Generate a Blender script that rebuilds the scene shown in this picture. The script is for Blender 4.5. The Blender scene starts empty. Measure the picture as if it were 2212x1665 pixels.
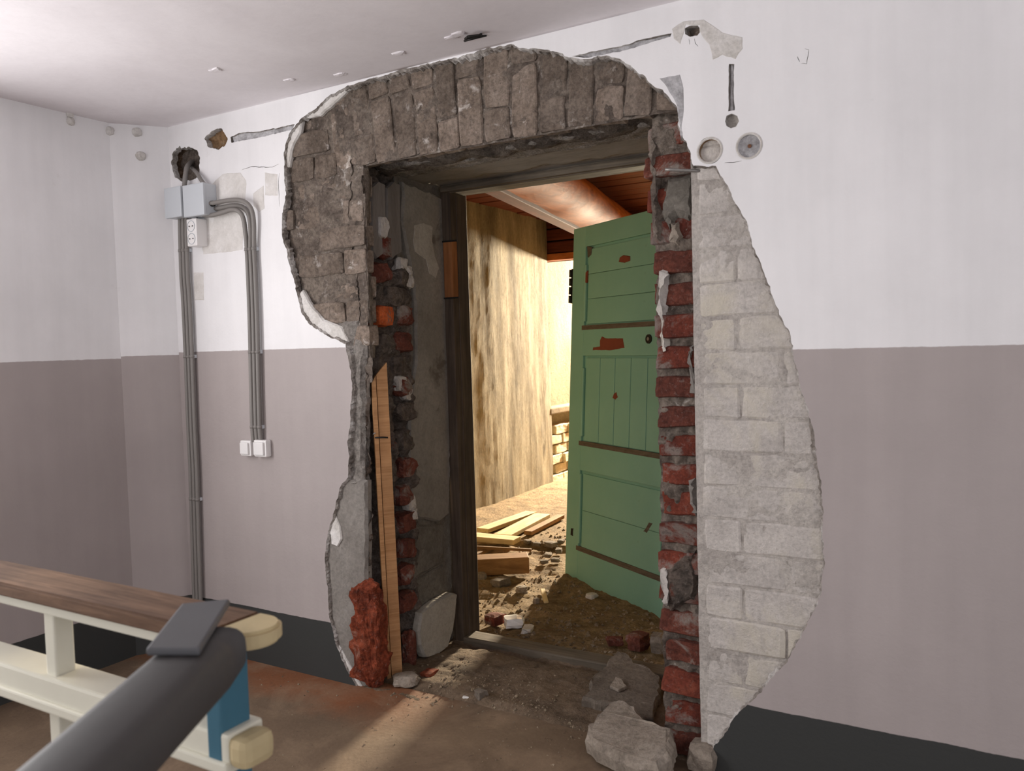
import bpy, bmesh, math, random
import numpy as np
from mathutils import Vector, Matrix, noise
from mathutils.geometry import delaunay_2d_cdt
random.seed(7)
sc = bpy.context.scene
W, H = 2212, 1665
HC = 2.45                                   # ceiling height

# ------------------------------------------------------------------ camera
FOC = 1790.45
CAM = Vector((3.34735, -2.54504, 1.39587))
YAW, PIT, ROL = 0.540145, -0.0490435, -0.0289497
fw = Vector((-math.sin(YAW)*math.cos(PIT), math.cos(YAW)*math.cos(PIT), math.sin(PIT)))
r0 = Vector((math.cos(YAW), math.sin(YAW), 0)); u0 = r0.cross(fw)
rt = r0*math.cos(ROL) + u0*math.sin(ROL)
up = -r0*math.sin(ROL) + u0*math.cos(ROL)
cd = bpy.data.cameras.new('camera'); cam = bpy.data.objects.new('camera', cd)
sc.collection.objects.link(cam)
m = Matrix((rt, up, -fw)).transposed().to_4x4(); m.translation = CAM
cam.matrix_world = m
cd.sensor_width = 36; cd.lens = 36*FOC/W; cd.clip_start = .05
cd.dof.use_dof = True; cd.dof.focus_distance = 3.6; cd.dof.aperture_fstop = 5.0
sc.camera = cam

# ------------------------------------------------------------------ world, lights, exposure
wd = bpy.data.worlds.new('world'); sc.world = wd; wd.use_nodes = True
bg = wd.node_tree.nodes['Background']
bg.inputs[0].default_value = (.98, .97, 1.0, 1); bg.inputs[1].default_value = 1.12
def area(name, loc, direction, sx, sy, power, col):
    l = bpy.data.lights.new(name, 'AREA'); l.shape = 'RECTANGLE'; l.size = sx; l.size_y = sy
    l.energy = power; l.color = col
    o = bpy.data.objects.new(name, l); sc.collection.objects.link(o)
    o.location = loc; o.rotation_euler = Vector(direction).to_track_quat('-Z', 'Y').to_euler()
    return o
area('window_left_offscreen', (-.12, -1.9, 1.52), (1, .0, 0), 1.3, 1.4, 50, (1, .985, .98))
area('window_passage_daylight', (-.1, 7.93, 2.0), (0, -1, 0), .34, .42, 1700, (1, .85, .62))
sc.view_settings.view_transform = 'Standard'; sc.view_settings.look = 'None'
sc.view_settings.gamma = 1; sc.view_settings.exposure = 0.25
try: sc.view_settings.use_curve_mapping = False
except Exception: pass

# ------------------------------------------------------------------ helpers
def hit(px, py, axis, val):                 # photo pixel -> point on an axis plane
    d = fw + rt*((px-W/2)/FOC) + up*((H/2-py)/FOC)
    return CAM + d*((val-CAM[axis])/d[axis])
def wl(px, py, y=0.0):                      # pixel -> (x, z) on the wall plane at depth y
    v = hit(px, py, 1, y); return (v.x, v.z)
def n3(x, y, z, s=1.0, o=4):
    return noise.fractal(Vector((x*s, y*s, z*s)), 1.0, 2.0, o)
def link(name, me, mats=None, parent=None):
    o = bpy.data.objects.new(name, me); sc.collection.objects.link(o)
    if mats:
        for q in (mats if isinstance(mats, (list, tuple)) else [mats]): me.materials.append(q)
    if parent: o.parent = parent
    return o
def mesh(name, verts, faces, mats=None, parent=None, smooth=False, fmat=None):
    me = bpy.data.meshes.new(name); me.from_pydata([tuple(v) for v in verts], [], faces)
    me.validate(); me.update()
    if smooth: me.polygons.foreach_set('use_smooth', [True]*len(me.polygons))
    if fmat: me.polygons.foreach_set('material_index', fmat)
    return link(name, me, mats, parent)
def tag(o, label=None, cat=None, group=None, kind=None):
    if label: o['label'] = label
    if cat: o['category'] = cat
    if group: o['group'] = group
    if kind: o['kind'] = kind
    return o
def empty(name, loc=(0, 0, 0), rot=(0, 0, 0)):
    o = bpy.data.objects.new(name, None); sc.collection.objects.link(o); o.location = loc; o.rotation_euler = rot
    o.empty_display_size = .05
    return o
def boxmesh(name, sx, sy, sz, bev=.0, seg=2, cen=True):
    bm = bmesh.new(); bmesh.ops.create_cube(bm, size=1)
    for v in bm.verts: v.co = Vector((v.co.x*sx, v.co.y*sy, v.co.z*sz))
    if bev: bmesh.ops.bevel(bm, geom=bm.edges[:], offset=bev, segments=seg, affect='EDGES', profile=.6)
    me = bpy.data.meshes.new(name); bm.to_mesh(me); bm.free(); return me
def box(name, p0, p1, mat, parent=None, bev=0.0, seg=2):
    p0 = Vector(p0); p1 = Vector(p1); s = p1-p0
    me = boxmesh(name, abs(s.x), abs(s.y), abs(s.z), bev, seg)
    o = link(name, me, mat, parent); o.location = (p0+p1)/2; return o
def bar(name, a, b, w, h, mat, parent=None, bev=.003, upv=(0, 0, 1), roll=0):   # a box from a to b, local X along it
    a = Vector(a); b = Vector(b); d = (b-a); L = d.length; x = d.normalized()
    z = Vector(upv); y = z.cross(x).normalized(); z = x.cross(y)
    me = boxmesh(name, L, w, h, bev)
    o = link(name, me, mat, parent)
    mm = Matrix((x, y, z)).transposed().to_4x4() @ Matrix.Rotation(roll, 4, 'X'); mm.translation = (a+b)/2
    o.matrix_world = mm; return o
def catmull(pts, step):
    P = [Vector(p) for p in pts]; P = [P[0]*2-P[1]]+P+[P[-1]*2-P[-2]]; out = []
    for i in range(1, len(P)-2):
        L = (P[i+1]-P[i]).length; n = max(2, int(L/step))
        for k in range(n):
            t = k/n; a, b, c, d = P[i-1:i+3]
            out.append(.5*((2*b)+(c-a)*t+(2*a-5*b+4*c-d)*t*t+(3*b-a-3*c+d)*t**3))
    out.append(P[-2]); return out
def tube(name, pts, r, mat, parent=None, sides=8, step=.02, ribs=0.0, taper=None, close=True):
    c = catmull(pts, step); V = []; F = []; n = len(c); ref = Vector((0.31, .2, .93))
    for i, p in enumerate(c):
        t = (c[min(i+1, n-1)]-c[max(i-1, 0)]).normalized()
        a = t.cross(ref)
        if a.length < .1: a = t.cross(Vector((1, 0, 0)))
        a.normalize(); b = t.cross(a)
        rr = r*(1+ribs*(1 if i % 2 else -1))
        if taper: rr *= taper[0]+(taper[1]-taper[0])*i/(n-1)
        for k in range(sides):
            an = 2*math.pi*k/sides; V.append(p+a*(rr*math.cos(an))+b*(rr*math.sin(an)))
    for i in range(n-1):
        for k in range(sides):
            F.append((i*sides+k, i*sides+(k+1) % sides, (i+1)*sides+(k+1) % sides, (i+1)*sides+k))
    if close: F.append(tuple(range(sides))[::-1]); F.append(tuple((n-1)*sides+k for k in range(sides)))
    return mesh(name, V, F, mat, parent, smooth=True)
def jag(poly, step, amp, seed=0, closed=True):   # broken outline: resample and displace a 2-D polygon
    out = []; n = len(poly)
    for i in range(n if closed else n-1):
        a = Vector(poly[i]); b = Vector(poly[(i+1) % n]); L = (b-a).length; k = max(1, int(L/step))
        for j in range(k):
            p = a.lerp(b, j/k)
            q = Vector((n3(p.x, p.y, seed, 9, 5)+.6*n3(p.x, p.y, seed+3, 45, 4), n3(p.x, p.y, seed+9, 9, 5)+.6*n3(p.x, p.y, seed+5, 45, 4)))
            out.append(p+q*amp)
    return out
def inset(poly, d):                         # move each point of a CCW/CW polygon towards its inside by d(i)
    n = len(poly); A = sum(poly[i].x*poly[(i+1) % n].y-poly[(i+1) % n].x*poly[i].y for i in range(n))
    s = 1 if A > 0 else -1; out = []
    for i in range(n):
        t = (poly[(i+2) % n]-poly[(i-2) % n])
        if t.length < 1e-9: t = Vector((1, 0))
        t.normalize(); nn = Vector((-t.y, t.x))*s
        out.append(poly[i]+nn*d(i))
    return out
def plate(name, poly, y0, y1, mat, parent=None, amp=.004, step=.012, rough=0.0, seed=0, axis=1, slope=.3, grid=.02):
    """a slab with a broken outline: poly in (x,z) (axis 1), (y,z) (axis 0) or (x,y) (axis 2); front y0, back y1; front face relief 'rough'"""
    pl = jag(poly, step, amp, seed); n = len(pl)
    xs = [p.x for p in pl]; zs = [p.y for p in pl]
    inner = inset(pl, lambda i: abs(y1-y0)*slope*(1+.8*n3(pl[i].x, pl[i].y, seed, 20)))
    pts = [p for p in inner]; nb = len(pts)
    if rough:
        gx = np.arange(min(xs), max(xs), grid)
        for a in gx:
            for b in np.arange(min(zs), max(zs), grid):
                q = Vector((a+random.uniform(-.3, .3)*grid, b+random.uniform(-.3, .3)*grid)); ins = False; j = nb-1
                for i in range(nb):
                    if (inner[i].y > q.y) != (inner[j].y > q.y) and q.x < (inner[j].x-inner[i].x)*(q.y-inner[i].y)/(inner[j].y-inner[i].y)+inner[i].x: ins = not ins
                    j = i
                if ins: pts.append(q)
    r = delaunay_2d_cdt(pts, [(i, (i+1) % nb) for i in range(nb)], [], 3, 1e-6)
    sg = 1 if y1 > y0 else -1
    def X(p, d):
        return (d, p[0], p[1]) if axis == 0 else (p[0], d, p[1]) if axis == 1 else (p[0], p[1], d)
    V = []; F = []
    for k, p in enumerate(r[0]):
        V.append(X(p, y0-sg*rough*n3(p[0], p[1], seed+2.2, 14, 5)))
    nf = len(V); F += [tuple(f) for f in r[2]]
    # map original inner ring -> output verts
    omap = {}
    for k, orig in enumerate(r[3]):
        for oo in orig: omap[oo] = k
    ring = [omap[i] for i in range(nb)]
    for i in range(n): V.append(X(pl[i], y0+(y1-y0)*.35))
    for i in range(n): V.append(X(pl[i], y1))
    for i in range(n):
        j = (i+1) % n
        F.append((ring[i], ring[j], nf+j, nf+i)); F.append((nf+i, nf+j, nf+n+j, nf+n+i))
    rb = delaunay_2d_cdt(pl, [(i, (i+1) % n) for i in range(n)], [], 3, 1e-6)
    b0 = len(V)
    for p in rb[0]: V.append(X(p, y1))
    F += [tuple(b0+i for i in f) for f in rb[2]]
    o = mesh(name, V, F, mat, parent)
    bm = bmesh.new(); bm.from_mesh(o.data); bmesh.ops.remove_doubles(bm, verts=bm.verts, dist=1e-5)
    bmesh.ops.recalc_face_normals(bm, faces=bm.faces); bm.to_mesh(o.data); bm.free()
    return o
def lump(name, loc, size, mat, parent=None, seed=0, amp=.25, sub=2, rot=(0, 0, 0), boxy=.5):
    """an irregular stone/brick fragment resting at loc (its base)"""
    bm = bmesh.new(); bmesh.ops.create_cube(bm, size=2)
    bmesh.ops.subdivide_edges(bm, edges=bm.edges[:], cuts=sub, use_grid_fill=True)
    sx, sy, sz = size
    for v in bm.verts:
        c = v.co.copy(); s = c.normalized()*1.15
        c = c*boxy+s*(1-boxy)
        k = 1+amp*n3(c.x+seed*3.1, c.y-seed, c.z+seed*1.7, .9, 4)
        v.co = Vector((c.x*sx/2*k, c.y*sy/2*k, c.z*sz/2*(1+amp*.6*n3(c.x-seed, c.y+seed*2.3, c.z, 1.1, 3))))
    zm = min(v.co.z for v in bm.verts)
    for v in bm.verts: v.co.z -= zm
    me = bpy.data.meshes.new(name); bm.to_mesh(me); bm.free()
    o = link(name, me, mat, parent); o.location = loc; o.rotation_euler = rot; return o

# ------------------------------------------------------------------ materials
def srgb(r, g, b):
    f = lambda c: ((c/255+.055)/1.055)**2.4 if c/255 > .04045 else c/255/12.92
    return (f(r), f(g), f(b), 1)
class NT:
    def __init__(s, name):
        s.m = bpy.data.materials.new(name); s.m.use_nodes = True; s.t = s.m.node_tree
        s.b = s.t.nodes['Principled BSDF']; s.b.inputs['Roughness'].default_value = .85
        s.b.inputs['Specular IOR Level'].default_value = .25
        s.geo = None
    def N(s, typ, **kw):
        n = s.t.nodes.new(typ)
        for k, v in kw.items(): setattr(n, k, v)
        return n
    def L(s, a, b): s.t.links.new(a, b)
    def pos(s, scale=(1, 1, 1), local=False):
        if local: g = s.N('ShaderNodeTexCoord').outputs['Object']
        else: g = s.N('ShaderNodeNewGeometry').outputs['Position']
        mp = s.N('ShaderNodeMapping'); mp.inputs['Scale'].default_value = scale; s.L(g, mp.inputs[0]); return mp.outputs[0]
    def noise(s, co, scale, detail=6, rough=.6, dist=0):
        n = s.N('ShaderNodeTexNoise'); n.inputs['Scale'].default_value = scale; n.inputs['Detail'].default_value = detail
        n.inputs['Roughness'].default_value = rough; n.inputs['Distortion'].default_value = dist; s.L(co, n.inputs[0]); return n.outputs[0]
    def ramp(s, fac, stops):
        r = s.N('ShaderNodeValToRGB'); e = r.color_ramp.elements
        while len(e) < len(stops): e.new(.5)
        for k, (p, c) in enumerate(stops): e[k].position = p; e[k].color = c if isinstance(c, tuple) else (c, c, c, 1)
        s.L(fac, r.inputs[0]); return r.outputs[0]
    def mix(s, fac, a, b, mode='MIX'):
        n = s.N('ShaderNodeMix', data_type='RGBA', blend_type=mode)
        for i, v in ((0, fac), (6, a), (7, b)):
            if isinstance(v, (float, int)): n.inputs[i].default_value = v
            elif isinstance(v, tuple): n.inputs[i].default_value = v
            else: s.L(v, n.inputs[i])
        return n.outputs[2]
    def math(s, op, a, b=0.0, clamp=False):
        n = s.N('ShaderNodeMath', operation=op, use_clamp=clamp)
        for i, v in ((0, a), (1, b)):
            if isinstance(v, (float, int)): n.inputs[i].default_value = v
            else: s.L(v, n.inputs[i])
        return n.outputs[0]
    def bump(s, h, strength, dist=.01):
        n = s.N('ShaderNodeBump'); n.inputs['Strength'].default_value = strength; n.inputs['Distance'].default_value = dist
        s.L(h, n.inputs['Height']); s.L(n.outputs[0], s.b.inputs['Normal'])
    def out(s, col, rough=None):
        if isinstance(col, tuple): s.b.inputs['Base Color'].default_value = col
        else: s.L(col, s.b.inputs['Base Color'])
        if rough is not None: s.b.inputs['Roughness'].default_value = rough
        return s.m
def rough_mat(name, stops, scale=6, fine=60, fine_amt=.5, bump=.6, dist=.01, spots=None, rough=.92, stretch=(1, 1, 1), vary=0):
    """mottled mineral surface: colour stops over a large noise, fine speckle, optional spots [(colour, scale, lo, hi)]"""
    t = NT(name); p = t.pos(stretch)
    c = t.ramp(t.noise(p, scale, 8, .65, .3), stops)
    f = t.noise(p, fine, 5, .7)
    if fine_amt:
        c = t.mix(fine_amt, c, t.ramp(f, [(.36, .22), (.58, 1.0)]), 'MULTIPLY')
        c = t.mix(fine_amt*.8, c, t.ramp(t.noise(p, fine*.4, 6, .7), [(.34, .3), (.52, 1.0)]), 'MULTIPLY')
        c = t.mix(fine_amt*.5, c, t.ramp(t.noise(p, fine*.7, 6, .75, 1.0), [(.56, (.0, .0, .0, 1)), (.68, (.32, .30, .28, 1))]), 'ADD')
    for (col, s_, lo, hi) in (spots or []):
        c = t.mix(t.ramp(t.noise(p, s_, 6, .7, .5), [(lo, 0.0), (hi, 1.0)]), c, col)
    if vary:
        c = t.mix(1.0, c, t.ramp(t.N('ShaderNodeObjectInfo').outputs['Random'], [(0.0, 1-vary), (1.0, 1.0)]), 'MULTIPLY')
    h = t.math('ADD', t.noise(p, scale*4, 8, .7), t.math('MULTIPLY', f, .6))
    t.bump(h, bump, dist)
    return t.out(c, rough)
def plain(name, col, rough=.5, bump=0, scale=80, vary=.12, metal=0, local=False, spec=.4):
    t = NT(name); p = t.pos(local=local); nz = t.noise(p, scale/8, 5)
    c = t.mix(t.ramp(nz, [(.3, 0.0), (.75, 1.0)]), col, tuple(v*(1-vary*2) for v in col[:3])+(1,))
    if bump: t.bump(t.noise(p, scale, 4), bump, .004)
    t.b.inputs['Metallic'].default_value = metal; t.b.inputs['Specular IOR Level'].default_value = spec
    return t.out(c, rough)
def wood(name, a, b, stretch=(2, 40, 40), local=True, rough=.75, knots=0, bump=.3):
    t = NT(name); p = t.pos(stretch, local)
    g = t.noise(p, 1.0, 8, .65, 1.2)
    c = t.ramp(g, [(.28, a), (.5, tuple((x+y)/2 for x, y in zip(a, b))), (.72, b)])
    c = t.mix(.45, c, t.ramp(t.noise(t.pos((1, 1, 1), local), 9, 5), [(.3, .45), (.65, 1.0)]), 'MULTIPLY')
    t.bump(g, bump, .004); return t.out(c, rough)
def emis(name, col, s):
    t = NT(name); t.b.inputs['Emission Color'].default_value = col; t.b.inputs['Emission Strength'].default_value = s; return t.out(col)

zband = sum(wl(*q)[1] for q in [(365, 765), (735, 745), (1715, 752), (2212, 745)])/4
zskirt = sum(wl(*q)[1] for q in [(410, 1290), (710, 1335), (1610, 1522), (2212, 1640)])/4
def paint(name, white, mauve, dark, zb_l, zb_r, x0, x1, zs):
    t = NT(name); g = t.N('ShaderNodeNewGeometry').outputs['Position']
    sp = t.N('ShaderNodeSeparateXYZ'); t.L(g, sp.inputs[0])
    p = t.pos()
    w = t.noise(p, 26, 5); w2 = t.noise(p, 3, 3)
    zz = t.math('ADD', sp.outputs[2], t.math('MULTIPLY', t.math('SUBTRACT', w, .5), .006))
    zz2 = t.math('ADD', zz, t.math('MULTIPLY', t.math('SUBTRACT', w2, .5), .012))
    mr = t.N('ShaderNodeMapRange'); t.L(sp.outputs[0], mr.inputs[0])
    for i, v in zip((1, 2, 3, 4), (x0, x1, zb_l, zb_r)): mr.inputs[i].default_value = v
    fb = t.math('MULTIPLY', t.math('SUBTRACT', mr.outputs[0], zz), 400, True)
    fs = t.math('MULTIPLY', t.math('SUBTRACT', zs, zz2), 400, True)
    big = t.ramp(t.noise(p, 1.6, 5, .6), [(.32, .90), (.62, 1.0)])
    st = t.ramp(t.noise(t.pos((5, 5, .35)), 1.5, 4), [(.3, .93), (.65, 1.0)])   # vertical roller streaks
    c = t.mix(fb, white, mauve); c = t.mix(1.0, c, big, 'MULTIPLY'); c = t.mix(1.0, c, st, 'MULTIPLY')
    dirt = t.ramp(t.noise(p, 5.5, 8, .7), [(.66, 0.0), (.8, .35)])
    c = t.mix(dirt, c, srgb(176, 168, 160))
    c = t.mix(fs, c, dark)
    t.bump(t.math('ADD', t.noise(p, 7, 6, .6), t.math('MULTIPLY', t.noise(p, 90, 3), .15)), .22, .012)
    t.b.inputs['Specular IOR Level'].default_value = .3
    return t.out(c, .62)
WHITE = srgb(238, 236, 237); MAUVE = srgb(174, 164, 162); DARK = srgb(56, 57, 56)
M = {}
M['paint'] = paint('wall_paint', WHITE, MAUVE, DARK, zband+.024, zband-.024, 1.2, 2.6, zskirt)
M['rim'] = rough_mat('broken_plaster', [(.3, srgb(104, 94, 86)), (.48, srgb(160, 152, 145)), (.6, srgb(208, 203, 199))], 9, 90, .5, .8)
M['cream'] = rough_mat('old_undercoat', [(.3, srgb(190, 184, 176)), (.65, srgb(226, 222, 219))], 9, 90, .2, .3)
M['ceil'] = rough_mat('ceiling_paint', [(.3, srgb(222, 216, 219)), (.7, srgb(236, 231, 234))], 2, 50, .03, .06, .012, rough=.7)
M['mortar'] = rough_mat('sooty_mortar', [(.25, srgb(66, 58, 52)), (.45, srgb(112, 100, 91)), (.62, srgb(136, 124, 113)), (.8, srgb(92, 83, 76))], 7, 70, .55, .9, .012,
                        [(srgb(196, 188, 180), 11, .6, .72), (srgb(46, 40, 37), 8, .62, .75)])
M['brick_grey'] = rough_mat('smeared_brick', [(.25, srgb(92, 81, 72)), (.45, srgb(142, 126, 113)), (.7, srgb(170, 154, 141))], 9, 75, .5, .8, .01,
                            [(srgb(206, 197, 189), 13, .60, .70), (srgb(58, 50, 46), 10, .64, .76), (srgb(128, 58, 42), 4.5, .72, .76)], vary=.4)
M['brick_red'] = rough_mat('red_brick', [(.3, srgb(88, 44, 36)), (.55, srgb(130, 64, 48)), (.75, srgb(152, 84, 64))], 8, 90, .45, .7, .008,
                           [(srgb(138, 124, 116), 7, .52, .62), (srgb(58, 38, 32), 7, .62, .72)], vary=.35)
M['brick_dark'] = rough_mat('dark_red_brick', [(.3, srgb(82, 46, 38)), (.6, srgb(122, 68, 54)), (.8, srgb(136, 110, 98))], 8, 80, .5, .8, .01,
                            [(srgb(134, 124, 116), 8, .54, .64)])
M['orange_brick'] = rough_mat('orange_brick', [(.3, srgb(150, 66, 32)), (.6, srgb(206, 102, 54))], 14, 90, .4, .7, .006, [(srgb(120, 96, 84), 18, .58, .66)])
M['whitewash'] = rough_mat('grey_whitewash', [(.25, srgb(176, 169, 163)), (.5, srgb(200, 193, 187)), (.75, srgb(214, 207, 200))], 5, 85, .25, .8, .009,
                           [(srgb(132, 122, 115), 13, .66, .76), (srgb(202, 194, 178), 2.5, .5, .7), (srgb(160, 153, 150), 4, .6, .74)])
M['whitewash_joint'] = rough_mat('grey_whitewash_joint', [(.25, srgb(170, 162, 156)), (.7, srgb(206, 199, 191))], 6, 85, .3, .9, .01, [(srgb(118, 109, 103), 16, .65, .75)])
M['strip'] = rough_mat('rough_grey_render', [(.3, srgb(126, 118, 111)), (.55, srgb(164, 157, 150)), (.75, srgb(190, 183, 177))], 9, 70, .5, 1.0, .015, [(srgb(96, 88, 82), 12, .62, .72)])
M['old_plaster'] = rough_mat('old_grey_plaster', [(.3, srgb(118, 112, 106)), (.6, srgb(142, 136, 130)), (.8, srgb(158, 153, 148))], 5, 80, .25, .35, .006, [(srgb(96, 90, 85), 9, .62, .74)])
M['reveal'] = rough_mat('reveal_plaster', [(.3, srgb(112, 106, 98)), (.55, srgb(132, 126, 118)), (.8, srgb(146, 140, 132))], 3.5, 70, .2, .3, .006,
                        [(srgb(94, 87, 79), 4, .6, .68), (srgb(150, 144, 136), 22, .7, .76)])
M['reveal_light'] = rough_mat('torn_light_plaster', [(.3, srgb(150, 144, 135)), (.7, srgb(168, 162, 153))], 10, 70, .2, .3)
M['reveal_block'] = rough_mat('bare_grey_blocks', [(.3, srgb(88, 82, 75)), (.6, srgb(118, 112, 104))], 6, 70, .3, .6)
M['arch_under'] = rough_mat('arch_soffit', [(.3, srgb(66, 58, 52)), (.5, srgb(104, 94, 86)), (.66, srgb(130, 120, 111))], 6, 60, .6, 1.0, .02, [(srgb(176, 168, 161), 9, .62, .72)])
M['cement'] = rough_mat('speckled_cement', [(.3, srgb(112, 106, 100)), (.5, srgb(148, 142, 136)), (.7, srgb(172, 166, 160))], 8, 130, .7, .8, .008, [(srgb(60, 54, 50), 7, .62, .72)])
M['soffit'] = rough_mat('smooth_soffit', [(.3, srgb(118, 112, 104)), (.7, srgb(150, 144, 136))], 4, 60, .15, .3, .006, [(srgb(98, 90, 81), 5, .6, .64)], stretch=(.4, 1.5, 1))
M['rubble'] = rough_mat('broken_jamb', [(.25, srgb(68, 60, 55)), (.45, srgb(108, 97, 89)), (.6, srgb(130, 116, 106)), (.8, srgb(104, 80, 69))], 12, 60, .6, 1.0, .02,
                        [(srgb(160, 150, 143), 14, .62, .72), (srgb(120, 62, 46), 7, .64, .72)])
M['red_stain'] = rough_mat('red_stained_brick', [(.3, srgb(96, 42, 27)), (.5, srgb(156, 74, 47)), (.7, srgb(184, 102, 74))], 9, 60, .6, 1.0, .02, [(srgb(176, 134, 116), 8, .62, .74), (srgb(70, 34, 26), 9, .6, .7)])
M['chunk'] = rough_mat('plaster_rubble', [(.3, srgb(130, 118, 106)), (.55, srgb(158, 146, 133)), (.8, srgb(176, 166, 154))], 7, 70, .35, .8, .01, [(srgb(110, 96, 84), 11, .62, .74)])
M['chunk2'] = rough_mat('grey_slab_rubble', [(.3, srgb(100, 90, 80)), (.7, srgb(132, 121, 110))], 7, 70, .35, .6, .01, [(srgb(156, 146, 136), 10, .62, .72)])
M['crumb'] = rough_mat('dust_crumbs', [(.3, srgb(96, 82, 66)), (.7, srgb(170, 152, 128))], 30, 120, .4, .5)
M['floor'] = rough_mat('painted_floor', [(.25, srgb(96, 78, 66)), (.5, srgb(122, 100, 85)), (.75, srgb(138, 114, 97))], 2.2, 80, .3, .35, .008,
                       [(srgb(70, 56, 46), 14, .66, .76), (srgb(150, 128, 108), 6, .62, .8)])
M['dirt'] = rough_mat('dirt_floor', [(.3, srgb(116, 95, 68)), (.55, srgb(154, 130, 96)), (.8, srgb(180, 156, 120))], 9, 60, .4, .9, .02, [(srgb(188, 168, 138), 22, .64, .72), (srgb(70, 54, 38), 14, .64, .74)])
M['sill_dirt'] = rough_mat('dusty_concrete', [(.3, srgb(88, 74, 60)), (.55, srgb(118, 100, 82)), (.8, srgb(134, 116, 96))], 5, 70, .35, .8, .012, [(srgb(62, 50, 40), 9, .62, .72)])
M['pwall'] = rough_mat('stained_board_marked_plaster', [(.3, srgb(96, 86, 69)), (.46, srgb(132, 120, 97)), (.62, srgb(162, 150, 125)), (.8, srgb(112, 100, 79))], 1.5, 70, .4, .5, .008,
                       [(srgb(84, 72, 52), 1.6, .58, .70), (srgb(176, 165, 140), 2.4, .6, .76)], stretch=(2.6, 2.6, .5))
M['pwall2'] = rough_mat('yellowed_plaster', [(.3, srgb(120, 104, 78)), (.7, srgb(150, 132, 100))], 3, 70, .3, .5)
M['lime_brick'] = rough_mat('limewashed_brick', [(.3, srgb(190, 176, 146)), (.7, srgb(226, 214, 186))], 8, 70, .3, .6)
M['beam'] = wood('orange_log', srgb(120, 58, 24), srgb(196, 112, 52), (2.5, 14, 14))
M['log'] = wood('orange_round_log', srgb(120, 58, 24), srgb(196, 112, 52), (16, 1.6, 16))
M['beam_red'] = wood('red_brown_timber', srgb(64, 25, 14), srgb(112, 49, 26), (2, 25, 25))
M['frame'] = wood('dark_frame_wood', srgb(52, 42, 35), srgb(98, 84, 72), (30, 30, 1.6), local=False)
M['frame_h'] = wood('weathered_head_wood', srgb(74, 66, 57), srgb(124, 112, 97), (1.6, 30, 30), local=False)
M['frame_fresh'] = wood('fresh_cut_wood', srgb(120, 74, 42), srgb(164, 108, 66), (30, 30, 2), local=False)
M['batten'] = wood('pine_batten', srgb(166, 118, 76), srgb(206, 158, 112), (2, 60, 60))
M['grey_board'] = rough_mat('grey_painted_board', [(.3, srgb(104, 97, 92)), (.7, srgb(128, 121, 116))], 5, 60, .2, .2, .004, stretch=(3, 3, .4))
M['plank'] = wood('pale_plank', srgb(184, 160, 112), srgb(228, 206, 160), (2, 40, 40))
M['plank_dk'] = wood('brown_lath', srgb(92, 66, 40), srgb(142, 108, 70), (2, 40, 40))
M['block'] = wood('brown_timber_block', srgb(118, 82, 46), srgb(168, 128, 82), (3, 25, 25))
def door_mat(name):
    t = NT(name); p = t.pos(local=True)
    c = t.ramp(t.noise(p, 2.2, 5), [(.3, srgb(118, 165, 146)), (.7, srgb(132, 177, 157))])
    c = t.mix(t.ramp(t.noise(p, 9, 7, .7), [(.66, 0.0), (.8, .45)]), c, srgb(96, 122, 92))
    t.bump(t.noise(t.pos((25, 25, 25), True), 1.2, 4), .12, .004)
    t.b.inputs['Specular IOR Level'].default_value = .45
    return t.out(c, .5)
M['green'] = door_mat('green_door_paint')
M['scar'] = plain('bare_red_brown_wood', srgb(126, 62, 40), .8, .3)
M['bare'] = wood('bare_dark_wood', srgb(78, 68, 56), srgb(118, 106, 92), (6, 40, 40))
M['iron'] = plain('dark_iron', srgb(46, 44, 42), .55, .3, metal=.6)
M['steel'] = plain('dull_steel', srgb(150, 146, 142), .45, .2, metal=.5)
M['conduit'] = plain('grey_conduit', srgb(132, 127, 123), .5, 0, 30, .06)
M['boxgrey'] = plain('pale_grey_plastic', srgb(196, 200, 205), .4, 0, 20, .02)
M['boxside'] = M['boxgrey']
M['plug'] = plain('white_plastic', srgb(232, 229, 228), .35, 0, 20, .02)
M['hole'] = rough_mat('raw_hole', [(.3, srgb(96, 76, 60)), (.55, srgb(132, 108, 88)), (.8, srgb(164, 142, 120))], 26, 90, .5, 1.0, .02)
M['ochre'] = rough_mat('ochre_rust_hole', [(.3, srgb(120, 88, 60)), (.6, srgb(170, 138, 104)), (.8, srgb(206, 188, 166))], 22, 90, .4, .9, .01)
M['rust_box'] = rough_mat('rusty_flush_box', [(.3, srgb(128, 100, 74)), (.7, srgb(172, 146, 116))], 18, 80, .3, .5)
M['rust_hole'] = rough_mat('rusty_hole', [(.3, srgb(84, 54, 40)), (.7, srgb(140, 98, 74))], 24, 80, .4, .6)
M['chase'] = rough_mat('grey_chase', [(.3, srgb(150, 147, 148)), (.5, srgb(190, 188, 190)), (.75, srgb(214, 212, 214))], 22, 90, .3, .7, .006, [(srgb(110, 106, 104), 26, .66, .74)])
M['patch'] = rough_mat('grey_filler_patch', [(.3, srgb(204, 199, 194)), (.7, srgb(226, 222, 219))], 12, 80, .08, .3, .004, [(srgb(230, 227, 226), 14, .55, .68)])
M['rail_wood'] = wood('worn_brown_rail', srgb(74, 52, 38), srgb(136, 106, 84), (3, 50, 50))
M['rail_cream'] = plain('cream_worn_wood', srgb(196, 178, 138), .7, .3, 60, .1)
M['rail_white'] = plain('cream_white_gloss', srgb(222, 219, 203), .35, .1, 30, .06)
M['rail_grey'] = plain('dark_grey_rubber', srgb(70, 68, 68), .6, .1, 40, .08)
M['rail_cap'] = plain('grey_cap', srgb(88, 88, 91), .6, .1, 40, .08)
M['blue'] = plain('blue_paint', srgb(62, 108, 128), .45, .15, 40, .1)
M['black'] = plain('black_plastic', srgb(24, 23, 23), .5)
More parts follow.
